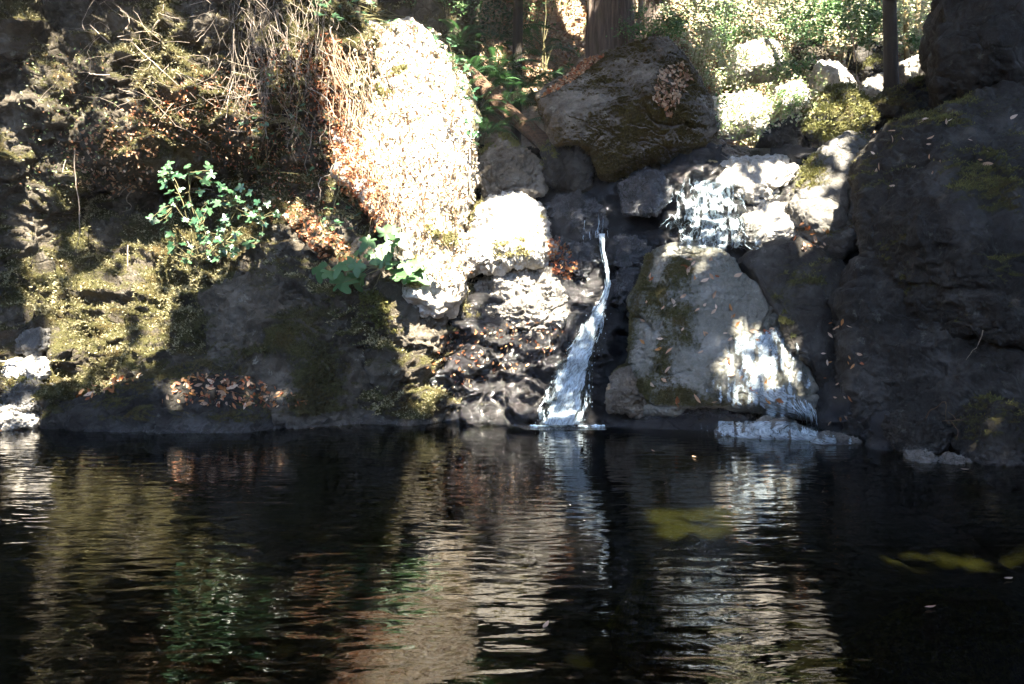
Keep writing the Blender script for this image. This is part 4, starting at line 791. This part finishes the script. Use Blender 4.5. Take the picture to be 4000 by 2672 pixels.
sp = [(x, y, RNG.uniform(0.5, 1.35)) for x, y in rand_in([(158, 165), (205, 166), (238, 180), (268, 205), (290, 212), (280, 232), (245, 248), (190, 268), (165, 250), (152, 222), (165, 200)], 150)]
leafy_plant('ivy_vine', sp, IVY, 0.115, 'sunlit ivy vine with glossy leaves climbing the middle of the cliff', 'vine', pxp(200, 262, 0.05), D=9.75, lit=0.28, face=(0.05, -0.75, 0.6), spread=0.6)
sp = [(x, y, RNG.uniform(0.7, 1.2)) for x, y in rand_in([(270, 60), (320, 60), (330, 130), (305, 190), (275, 160), (250, 170), (240, 120)], 40)]
leafy_plant('ivy_vine', sp, IVY, 0.08, 'sparse shaded vine with small dark leaves among the twigs', 'vine', pxp(290, 30, 0.1), off=0.2)
sp = [(x, y, RNG.uniform(0.7, 1.3)) for x, y in rand_in([(300, -10), (360, -10), (385, 10), (430, 28), (465, 62), (470, 90), (455, 75), (420, 30), (360, 22), (320, 20)], 110)]
leafy_plant('ivy_vine', sp, IVY, 0.10, 'leafy vine trailing along the top of the pale outcrop', 'vine', pxp(420, 22, 0.05), off=0.1, lit=0.4)
sp = [(x, y, RNG.uniform(0.6, 1.2)) for x, y in rand_in([(446, 34), (470, 62), (482, 112), (478, 152), (464, 130), (458, 84)], 48) + rand_in([(430, 285), (462, 280), (466, 306), (440, 318)], 14)]
leafy_plant('ivy_vine', sp, IVY, 0.10, 'trailing vine spilling down the outer edge of the pale outcrop', 'vine', pxp(452, 60, 0.02), D=9.75, lit=0.6, spread=0.7, stem_r=0.004)
sp = [(x, y, RNG.uniform(0.6, 1.1)) for x, y in rand_in([(330, 172), (345, 170), (352, 200), (372, 215), (360, 232), (330, 240), (318, 225)], 26)]
leafy_plant('ivy_vine', sp, IVY, 0.08, 'small vine hanging in the hollow beside the outcrop', 'vine', pxp(338, 172, 0.08), off=0.15, lit=0.3)
sp = [(318, 266, 1.1), (331, 271, .85), (345, 266, .8), (347, 281, 1.5), (338, 284, 1.2), (356, 277, 1.0), (360, 264, .7), (374, 265, 1.0), (384, 263, .9), (394, 266, 1.0), (412, 270, 1.1), (404, 279, 1.1), (398, 277, .9), (382, 243, .9), (388, 238, .8), (396, 241, 1.0), (393, 234, .7), (371, 240, .8), (372, 253, 1.0), (378, 256, .9), (362, 250, .7), (422, 265, .8), (432, 270, .8), (366, 258, .8), (352, 262, .7), (408, 264, .7)]
leafy_plant('broad_leaf_sapling', sp, BIG, 0.25, 'young sapling with broad green lobed leaves under the sunlit outcrop', 'sapling', pxp(372, 292, 0.0), face=(0, -0.75, 0.55), D=8.95, stem_r=0.005, spread=0.45, lit=0.1)

def frond_mesh(seed):
    rg = np.random.default_rng(seed); n = 26; t = np.linspace(0, 1, n); rx = t; rz = 0.75 * t - 0.95 * t ** 2; V, F = [], []
    for i in range(2, n):
        l = 0.17 * math.sin(math.pi * (0.12 + 0.86 * t[i])) ** 0.8 + 0.01
        for s in (-1, 1):
            b = len(V); x, z = rx[i], rz[i]; tip = (x + l * 0.35, s * l, z - l * 0.25 + rg.normal(0, 0.006))
            V += [(x - 0.012, s * 0.003, z), (x + l * 0.2 - 0.014, s * l * 0.55, z + 0.004), tip, (x + l * 0.2 + 0.016, s * l * 0.5, z + 0.004)]; F.append((b, b + 1, b + 2, b + 3))
    R, RF = tubes([(np.stack([rx, 0 * t, rz], 1), 0.007, 0.002)], 3)
    F = F + [tuple(f + len(V)) for f in RF]; V = np.concatenate([np.array(V), R]); return mesh_np('frond', V, np.array(F), M_FERN)
FRONDS = [frond_mesh(s) for s in (1, 2, 3)]
FL = ['large sword fern above the fallen log, fronds arching wide', 'sword fern with sunlit fronds near the thin dark trunk', 'dark fern hanging beside the pale outcrop', 'sword fern tucked against the perched boulder', 'drooping fern beneath the fallen log', 'fern high on the shady slope above the log', 'small fern beside the vine on the outcrop', 'fern at the foot of the redwood trunk', 'shaded fern low beside the rotten log', 'fern half way up the shady slope', 'fern in front of the thin dark trunk', 'fern leaning out over the upper end of the log', 'little sword fern touching the rusty needle drift', 'broad fern in the middle of the fern bank']
for k, (x, y, D, s) in enumerate([(500, 62, 12.2, .95), (528, 72, 11.9, .85), (478, 100, 11.6, .6), (545, 92, 11.6, .7), (488, 118, 11.2, .55), (500, 22, 13.6, .9), (460, 30, 12.6, .7), (572, 62, 12.2, .6), (520, 112, 11.3, .6), (540, 40, 13.0, .8), (512, 88, 11.7, .8), (470, 60, 12.0, .8), (556, 78, 11.8, .6), (486, 76, 11.9, .8)]):
    p = P(x, y + 16, D); p[2] = max(min(p[2], gz(p[0], p[1]) + 0.25), gz(p[0], p[1]) - 0.1) if abs(gz(p[0], p[1]) - p[2]) < 0.6 else p[2]
    if k % 2 == 0 or k > 9: EXTRA.extend((p + np.array([0, -0.1, 0.3]) + RNG.normal(0, 0.16, (26, 3))).tolist())
    t = empty('sword_fern', p, FL[k], 'fern', 'sword ferns on the slope')
    for q in range(11):
        o = bpy.data.objects.new('frond', FRONDS[q % 3]); COL.objects.link(o); o.parent = t; o.rotation_euler = (RNG.normal(0, 0.2), RNG.uniform(-0.5, 0.15), q * 0.571 + RNG.normal(0, 0.2)); k2 = s * RNG.uniform(0.75, 1.1); o.scale = (k2, k2, k2)

def shrub(name, c, R, n, size, cols, label, cat='shrub', stems=5, group=None, tpl=T_DIA, mat=None):
    c = np.array(c, float); loc = np.array([c[0], c[1], min(gz(c[0], c[1]), c[2])]); t = empty(name, loc, label, cat, group)
    k = max(6, n // 70); cl = RNG.normal(0, 0.5, (k, 3)); cl /= np.maximum(1, np.linalg.norm(cl, axis=1, keepdims=True)); cl = c + cl * np.array(R)
    pts = cl[RNG.integers(0, k, n)] + RNG.normal(0, 0.16, (n, 3)) * np.array(R)
    V, F, col = scatter(pts, np.tile(np.array([0.05, -0.35, 0.8]), (n, 1)), size * RNG.uniform(0.6, 1.3, n), palette(n, cols), tpl, 0.5)
    link('foliage', mesh_np('foliage', V - loc, F, mat or M_TINT, False, {'tint': col}), t)
    V, F = tubes([(wander(loc, cl[i % k], 8, 0.06), 0.012, 0.004) for i in range(stems)], 4); link('stem', mesh_np('stem', V - loc, F, M_STEM), t); return t
SH = [(655, 26, 12.3, (.55, .3, .35), 900, .055, LEAFY, 'glossy green shrub sprouting at the foot of the redwood'), (690, 18, 13.6, (.7, .4, .5), 900, .06, PALE, 'pale shrub on the sunlit slope beside the redwood'),
      (735, 20, 15.5, (.9, .5, .6), 1000, .07, LEAFY, 'loose green shrub high on the sunlit slope'), (775, 8, 16.5, (1.0, .5, .7), 1000, .07, PALE, 'bright shrub at the top of the sunlit slope'),
      (722, 70, 13.2, (.5, .3, .4), 700, .05, PALE, 'low lime shrub in front of the square white boulder'), (795, 68, 13.6, (.45, .3, .5), 700, .055, LEAFY, 'vine like green shrub between two white boulders'),
      (705, 100, 12.3, (.35, .25, .35), 450, .05, LEAFY, 'small shrub brushing the edge of the perched boulder'), (800, 22, 15.5, (.8, .5, .6), 900, .075, LEAFY, 'dark green shrub above the brown boulder'),
      (840, 16, 14.6, (.8, .5, .6), 1000, .08, LEAFY, 'leafy green shrub beside the white dead branch'), (868, 24, 13.6, (.5, .3, .45), 600, .08, LEAFY, 'broad leaved shrub just behind the slim dark trunk'),
      (918, 26, 14.2, (.6, .4, .6), 900, .08, PALE, 'bright lime shrub between the slim trunk and the rock pillar'), (935, 46, 13.4, (.45, .3, .25), 450, .075, LEAFY, 'low dark green shrub against the rock pillar'),
      (480, 8, 13.0, (.8, .4, .6), 800, .07, [(0.02, .05, .015), (.03, .07, .02)], 'dark shrub in the shade above the outcrop'), (545, 8, 15.5, (.8, .5, .5), 600, .07, LEAFY + BROWN, 'thin brownish shrub behind the thin dark trunk'),
      (440, 0, 12.6, (.7, .4, .5), 800, .07, LEAFY, 'bushy green shrub crowning the outcrop'), (640, 3, 14.5, (.5, .3, .4), 400, .06, PALE, 'shrub glowing between the two redwood trunks'),
      (755, 110, 12.4, (.5, .25, .3), 500, .045, PALE, 'sunlit low shrub beside the low white boulder'), (900, 4, 15.5, (1.0, .5, .7), 900, .085, PALE, 'tall bright shrub beyond the slim dark trunk'), (785, 100, 12.5, (.3, .2, .3), 350, .045, LEAFY, 'little green shrub by the rounded white boulder'), (700, 50, 14.2, (.6, .4, .5), 700, .055, PALE, 'pale leafy shrub right above the perched boulder')]
for x, y, D, R, n, s, cols, lb in SH: shrub('shrub', P(x, y, D), R, n * 2, s, cols, lb)

# ------------------------------------------------------------------ tree trunks that show in the picture
def trunk_mesh(name, path, radii, mat, loc, furrow=0.05, sides=72, seed=1, flute=5):
    path = np.array(path, float); n = 150; t = np.linspace(0, 1, n); tt = np.linspace(0, 1, len(path))
    C = np.stack([np.interp(t, tt, path[:, k]) for k in range(3)], 1); r = np.interp(t, tt, radii)
    a = np.linspace(0, 2 * np.pi, sides, endpoint=False); A, TT = np.meshgrid(a, t)
    H = (C[:, 2] - C[0, 2])[:, None] + 0 * A
    q = np.stack([np.cos(A).ravel() * 7, np.sin(A).ravel() * 7, H.ravel() * 0.9], 1)
    d = furrow * fbm(q, 1.0, 4, seed, ridge=True) + furrow * 1.2 * fbm(q * np.array([.3, .3, .5]), 1.0, 2, seed + 1)
    RR = r[:, None] * (1 + d.reshape(A.shape) / 0.5 + 0.35 * np.exp(-H / 0.5) * (0.6 + 0.4 * np.cos(A * flute)))
    V = np.stack([C[:, 0:1] + RR * np.cos(A), C[:, 1:2] + RR * np.sin(A), C[:, 2:3] + 0 * A], -1).reshape(-1, 3)
    i = (np.arange(n - 1)[:, None] * sides + np.arange(sides)[None]).ravel(); j = (np.arange(n - 1)[:, None] * sides + (np.arange(sides)[None] + 1) % sides).ravel()
    F = np.stack([i, j, j + sides, i + sides], 1); solid(V, F)
    return mesh_np(name, V - np.array(loc), F, mat), V
TREES = []
def tree(name, base, top, r0, r1, mat, label, seed, furrow=0.05, sides=72, mid=None):
    base = np.array(base, float); t = empty(name, base, label, 'tree')
    pth = [base - np.array([0, 0, 0.4]), base + (np.array(top) - base) * 0.5 + (np.array(mid) if mid else 0), np.array(top, float)]
    me, V = trunk_mesh('trunk', pth, [r0, (r0 + r1) / 2, r1], mat, base, furrow, sides, seed); link('trunk', me, t)
    TREES.append((t, base, np.array(pth), label)); return t
def base_at(px, D, py=None):
    p = P(px, py if py else 60, D); return np.array([p[0], p[1], gz(p[0], p[1]) - 0.1])
b = base_at(607, 12.7); tree('redwood_tree', b, b + np.array([0.25, 0.3, 15.0]), 0.40, 0.26, M_REDWOOD, 'thick furrowed redwood trunk rising behind the perched boulder', 3, 0.06, 110)
b = base_at(653, 13.6); tree('redwood_tree', b, b + np.array([0.1, 0.4, 15.0]), 0.17, 0.12, M_REDWOOD, 'narrower reddish trunk close beside the thick redwood', 5, 0.05)
b = base_at(515, 12.6); tree('dark_tree', b, b + np.array([0.25, 0.2, 14.0]), 0.085, 0.06, M_BARK, 'thin straight black trunk among the ferns', 7, 0.03, 40)
b = P(893, 92, 11.55); tree('dark_tree', b, b + np.array([-0.45, 0.1, 12.5]), 0.10, 0.075, M_BARK, 'slim dark bare trunk rising from the mossy boulders upstream', 9, 0.03, 48, mid=(-0.1, 0, 0))
b = base_at(911, 14.2, 58); tree('sapling_tree', b, b + np.array([-0.4, 0.3, 9.0]), 0.05, 0.03, M_TANBARK, 'thin yellowish trunk leaning behind the white sunlit boulder', 11, 0.02, 20)
b = base_at(914, 14.6, 50); tree('sapling_tree', b, b + np.array([0.45, 0.3, 9.0]), 0.045, 0.03, M_TANBARK, 'thin tan trunk leaning towards the rock pillar', 12, 0.02, 20)
A = P(855, 62, 13.0); twig_thing('dead_branch', [wander(A, P(847, 24, 12.9), 9, 0.03), wander(P(850, 40, 12.95), P(857, 28, 12.9), 5, 0.02)], 0.018, 0.008, M_TWIG, 'white dead branch standing by the pointed pale boulder', 'branch')
A = P(862, 88, 11.9); twig_thing('dead_branch', [wander(A, P(857, 76, 11.9), 6, 0.02)], 0.022, 0.016, M_TWIG, 'short white snag sticking up by the pointed pale boulder', 'branch')
A = P(638, 30, 13.1); twig_thing('bleached_snag', [wander(A, P(639, -30, 13.1), 9, 0.03)], 0.05, 0.04, M_TWIG, 'bleached snag glowing between the two redwood trunks', 'snag')
# unseen trees added to shade the pool
for k, (x, y, r, lb) in enumerate([(-9.5, 3.0, 0.3, 'unseen tree added for shade on the near end of the cliff bank'), (8.5, 2.0, 0.3, 'unseen tree added for shade on the near end of the dark rock bank'), (-3.5, -6.0, 0.35, 'unseen tree added for shade behind the viewer'), (4.5, -7.5, 0.35, 'second unseen tree added for shade behind the viewer')]):
    tree('shade_tree', (x, y, gz(x, y) - 0.2), (x * 0.9, y + 0.5, 16.0), r, r * 0.5, M_BARK, lb, 20 + k, 0.03, 24)

n = 9000; q = np.stack([RNG.uniform(-17, 17, n), RNG.uniform(-16, -9, n), RNG.uniform(0, 1, n)], 1); q[:, 2] = ground_z(q[:, 0], q[:, 1]) + q[:, 2] ** 0.8 * (3.2 + 1.6 * fbm(q * np.array([1, 0, 0]), 0.4, 3, 5))  # unseen leaves added behind the viewer to cut the low sky light
V, F, c = scatter(q, np.tile(np.array([0, 0.5, 0.6]), (n, 1)), RNG.uniform(0.3, 0.7, n), palette(n, GREEN), T_OVAL, 0.8)
tag(link('shade_woods', mesh_np('shade_woods', V, F, M_SHADE_LEAF, False, {'tint': c})), 'unseen leaf mass added behind the viewer to block low sky', 'shade_woods', kind='stuff')

# ------------------------------------------------------------------ chosen sun patches: gaps shaped in an added canopy
# (outline in picture pixels of each sunlit patch, share lit, size of the dapples)
ZONES = [
    ([(350, 40), (372, 26), (412, 20), (440, 36), (464, 78), (474, 120), (470, 200), (464, 285), (440, 294), (418, 287), (402, 240), (394, 205), (372, 176), (348, 140), (340, 110), (352, 80)], 0.95, 7),
    ([(130, 232), (168, 205), (196, 230), (182, 280), (165, 335), (148, 362), (118, 352), (80, 378), (50, 384), (48, 330), (62, 290), (88, 278), (108, 262)], 0.78, 20),
    ([(20, 240), (60, 215), (110, 250), (60, 300), (30, 330)], 0.30, 12),
    ([(158, 172), (205, 168), (240, 185), (270, 205), (252, 232), (196, 262), (168, 240), (154, 215)], 0.5, 16),
    ([(282, 205), (300, 202), (335, 238), (358, 260), (330, 262), (292, 248)], 0.8, 14),
    ([(462, 255), (474, 208), (490, 198), (530, 194), (545, 228), (548, 262), (508, 264), (466, 284)], 0.95, 20),
    ([(484, 272), (545, 266), (576, 286), (600, 262), (606, 292), (576, 312), (548, 330), (510, 326), (488, 312)], 0.88, 16),
    ([(376, 282), (436, 280), (480, 300), (470, 330), (432, 345), (440, 390), (425, 415), (408, 380), (394, 340)], 0.66, 12),
    ([(440, 340), (565, 322), (560, 360), (520, 420), (470, 425), (450, 400), (430, 380)], 0.52, 9),
    ([(668, 178), (800, 158), (812, 200), (790, 235), (765, 250), (665, 254)], 0.52, 9),
    ([(690, 246), (704, 246), (706, 268), (696, 270)], 0.35, 4),
    ([(790, 160), (850, 128), (862, 200), (840, 240), (800, 250)], 0.42, 10, 9.3),
    ([(803, 100), (872, 95), (880, 122), (840, 140), (805, 142)], 0.6, 11, 10.2),
    ([(665, -60), (665, 0), (690, 40), (722, 100), (712, 150), (760, 160), (775, 120), (812, 118), (812, 80), (830, 30), (830, -60)], 1.0, 18, 11.5),
    ([(820, -60), (812, 60), (862, 92), (940, 86), (944, 0), (950, -60)], 0.72, 14, 12.2),
    ([(814, 58), (832, 57), (862, 92), (838, 80), (826, 88), (822, 70)], 1.0, 10, 11.8),
    ([(862, 84), (868, 78), (886, 76), (890, 88), (898, 84), (902, 66), (940, 55), (942, 72), (900, 92)], 1.0, 12, 12),
    ([(522, -50), (590, -50), (590, 20), (582, 55), (560, 50), (535, 20)], 0.66, 10, 11.8),
    ([(470, 40), (520, 45), (560, 70), (552, 90), (500, 100), (480, 80)], 0.4, 9, 11),
    ([(632, -20), (646, -20), (646, 15), (634, 15)], 1.0, 10, 11.5), ([(640, 10), (700, 10), (690, 34), (640, 32)], 0.6, 9, 11.5),
    ([(200, 0), (320, 0), (345, 50), (335, 110), (300, 130), (255, 60)], 0.11, 6),
    ([(80, 10), (200, 10), (250, 80), (260, 110), (180, 100), (90, 70)], 0.07, 5),
    ([(20, 40), (60, 35), (80, 90), (60, 130), (30, 130)], 0.30, 9), ([(0, 120), (45, 90), (80, 190), (45, 210), (10, 190)], 0.22, 9), ([(10, 200), (50, 190), (50, 260), (20, 270)], 0.22, 8),
    ([(55, 80), (100, 70), (110, 120), (70, 125)], 0.15, 8),
    ([(150, 80), (205, 90), (200, 110)], 0.18, 8), ([(195, 110), (260, 100), (255, 145), (200, 140)], 0.22, 8),
    ([(345, 228), (375, 246), (380, 258), (420, 262), (440, 275), (425, 285), (395, 285)], 0.35, 8),
    ([(322, 60), (352, 50), (352, 130), (330, 170), (318, 120)], 0.35, 7),
    ([(330, 120), (372, 170), (400, 225), (380, 228), (325, 200)], 0.45, 10),
    ([(0, 350), (48, 355), (46, 382), (0, 388)], 0.25, 6), ([(0, 405), (35, 402), (36, 425), (0, 430)], 0.3, 6),
    ([(80, 392), (100, 379), (142, 368), (142, 376), (88, 400)], 0.22, 3), ([(160, 382), (200, 370), (215, 380), (208, 400), (164, 404)], 0.07, 2),
    ([(240, 380), (315, 394), (310, 404), (240, 400)], 0.03, 1.5),
    ([(648, 510), (735, 508), (735, 534), (660, 540)], 0.55, 4), ([(880, 554), (1024, 558), (1024, 572), (900, 572)], 0.12, 3),
    ([(735, 318), (784, 330), (812, 385), (795, 402), (706, 402)], 0.085, 4), ([(548, 200), (640, 200), (650, 262), (600, 262), (550, 240)], 0.02, 2), ([(530, 420), (600, 420), (600, 429), (530, 429)], 0.2, 2), ([(545, 310), (604, 300), (590, 424), (540, 424)], 0.025, 1.5),
    ([(985, 421), (1006, 419), (1006, 427), (988, 429)], 0.05, 1.5),
]
su = np.cross(SUN, [0, 0, 1.0]); su /= np.linalg.norm(su); sv = np.cross(su, SUN)
BVH = build_bvh()
CELL = 0.045; step = 2
gpx, gpy = np.meshgrid(np.arange(-80, 1104, step * 2), np.arange(-80, 700, step * 2)); gpx, gpy = gpx.ravel().astype(float), gpy.ravel().astype(float)
zx, zy = np.meshgrid(np.arange(0, 1024, step), np.arange(-60, 600, step)); zx, zy = zx.ravel().astype(float), zy.ravel().astype(float)
litm = np.zeros(zx.size, bool)
litd = np.zeros(zx.size)
for k, (poly, frac, sc, *dm) in enumerate(ZONES):
    m = in_poly(zx, zy, poly)
    if not m.any(): continue
    q = np.stack([zx[m] / sc, zy[m] / sc, np.full(m.sum(), k * 3.3)], 1); nv = fbm(q, 1.0, 3, k)
    litd[m] = dm[0] if dm else 0.0
    litm[m] |= nv >= (np.quantile(nv, 1 - frac) if frac < 1 else -9)
litp = []
for x, y, dm in zip(zx[litm], zy[litm], litd[litm]):
    p, n = cast(x, y)
    if p is not None and p[1] > dm: litp.append(p)
allp = []
for x, y in zip(gpx[::3], gpy[::3]):
    p, n = cast(x, y)
    if p is not None: allp.append(p)
litp, allp = np.array(litp + EXTRA), np.array(allp)
ab = np.stack([litp @ su, litp @ sv], 1); AB = np.stack([allp @ su, allp @ sv], 1)
lo, hi = AB.min(0) - 3.0, AB.max(0) + 3.0
lo = np.maximum(lo, [-15, -14]); hi = np.minimum(hi, [15, 34])
nxg, nyg = (np.ceil((hi - lo) / CELL)).astype(int)
clear = np.zeros((nxg, nyg), bool); ii = np.clip(((ab - lo) / CELL).astype(int), 0, [nxg - 1, nyg - 1]); clear[ii[:, 0], ii[:, 1]] = True
def dil(m):
    o = m.copy(); o[1:] |= m[:-1]; o[:-1] |= m[1:]; o[:, 1:] |= m[:, :-1]; o[:, :-1] |= m[:, 1:]; return o
clear = clear | ~dil(~dil(clear))
def is_clear(p, pad=0):
    i = ((np.stack([p @ su, p @ sv], -1) - lo) / CELL).astype(int); ok = (i >= 0).all(-1) & (i < [nxg, nyg]).all(-1); i = np.clip(i, 0, [nxg - 1, nyg - 1])
    return clearp[i[..., 0], i[..., 1]] & ok
clearp = dil(clear)
# added shading leaves on a jittered lattice across the sun's direction, everywhere but in the gaps
cand = []
SPC = 0.09
for layer in range(4):
    a = np.arange(lo[0], hi[0], SPC); b = np.arange(lo[1], hi[1], SPC); A, B = np.meshgrid(a, b); A = A.ravel() + RNG.uniform(-.06, .06, A.size); B = B.ravel() + RNG.uniform(-.06, .06, B.size)
    z = 10.5 + layer * 1.3 + RNG.uniform(0, 1.5, A.size) + 0.9 * fbm(np.stack([A * 0.5, B * 0.5, A * 0], 1), 1.0, 3, 77)
    base = A[:, None] * su + B[:, None] * sv; t = (z - base[:, 2]) / SUN[2]; p = base + t[:, None] * SUN
    cand.append(p)
p = np.concatenate(cand); p = p[~is_clear(p)]
x_, y_ = proj(p); out = ~((x_ > -60) & (x_ < 1084) & (y_ > -60) & (y_ < 760)); p = p[out]
p = p[p[:, 2] > ground_z(p[:, 0], p[:, 1]) + 1.2]
a = np.arange(-34, 34, 0.36); b = np.arange(-34, 40, 0.36); A, B = np.meshgrid(a, b); A, B = A.ravel() + RNG.uniform(-.2, .2, A.size), B.ravel() + RNG.uniform(-.2, .2, A.size)
o_ = ~((A > lo[0]) & (A < hi[0]) & (B > lo[1]) & (B < hi[1])); A, B = A[o_], B[o_]
base = A[:, None] * su + B[:, None] * sv; gx_ = base + ((6 - base[:, 2]) / SUN[2])[:, None] * SUN; zt = np.maximum(12.5, ground_z(gx_[:, 0], gx_[:, 1]) + 5) + RNG.uniform(0, 4, A.size)
zt = np.where(gx_[:, 1] < 1.0, 30 + RNG.uniform(0, 4, A.size), zt)   # added shading leaves, raised well behind to leave a strip of sky
p2 = base + ((zt - base[:, 2]) / SUN[2])[:, None] * SUN; x_, y_ = proj(p2); p2 = p2[~((x_ > -80) & (x_ < 1104) & (y_ > -80) & (y_ < 760)) & (np.hypot(p2[:, 0], p2[:, 1]) < 45) & ~is_clear(p2)]
nin = len(p); p = np.concatenate([p, p2]); psize = np.concatenate([RNG.uniform(0.16, 0.25, nin), RNG.uniform(0.55, 0.85, len(p2))])
own = np.argmin(np.stack([np.hypot(p[:, 0] - 0.5 * (T[2][-1][0] + T[1][0]), p[:, 1] - T[2][-1][1]) for T in TREES], 1), 1)
for k, (t, base, pth, lb) in enumerate(TREES):
    q = p[own == k]; qs = psize[own == k]
    if len(q) < 20: continue
    col = palette(len(q), [(0.03, 0.06, 0.015), (0.045, 0.08, 0.02), (0.05, 0.075, 0.02)])
    V, F, c = scatter(q, np.tile(SUN, (len(q), 1)), qs, col, T_OVAL, 0.35)
    link('shade_crown', mesh_np('shade_crown', V - base, F, M_SHADE_LEAF, False, {'tint': c}), t)  # added shading leaves, handed to the nearest trunk
    lst = []
    for _ in range(26):
        e = q[RNG.integers(len(q))]; s = pth[-1] * 0.75 + pth[1] * 0.25; s = s + (pth[-1] - s) * RNG.uniform(-0.6, 0.9)
        if np.linalg.norm(e - s) > 9: continue
        w_ = wander(s, e, 10, 0.2)
        ii_ = is_clear(w_); px_, py_ = proj(w_)
        if ii_.mean() > 0.25 or np.any((px_ > -40) & (px_ < 1064) & (py_ > -30) & (py_ < 700)): continue
        lst.append((w_, 0.05, 0.012))
    if lst: V, F = tubes(lst, 5); link('branch', mesh_np('branch', V - base, F, M_BARK), t)
print('canopy leaves', len(p), 'lit cells', clear.mean())
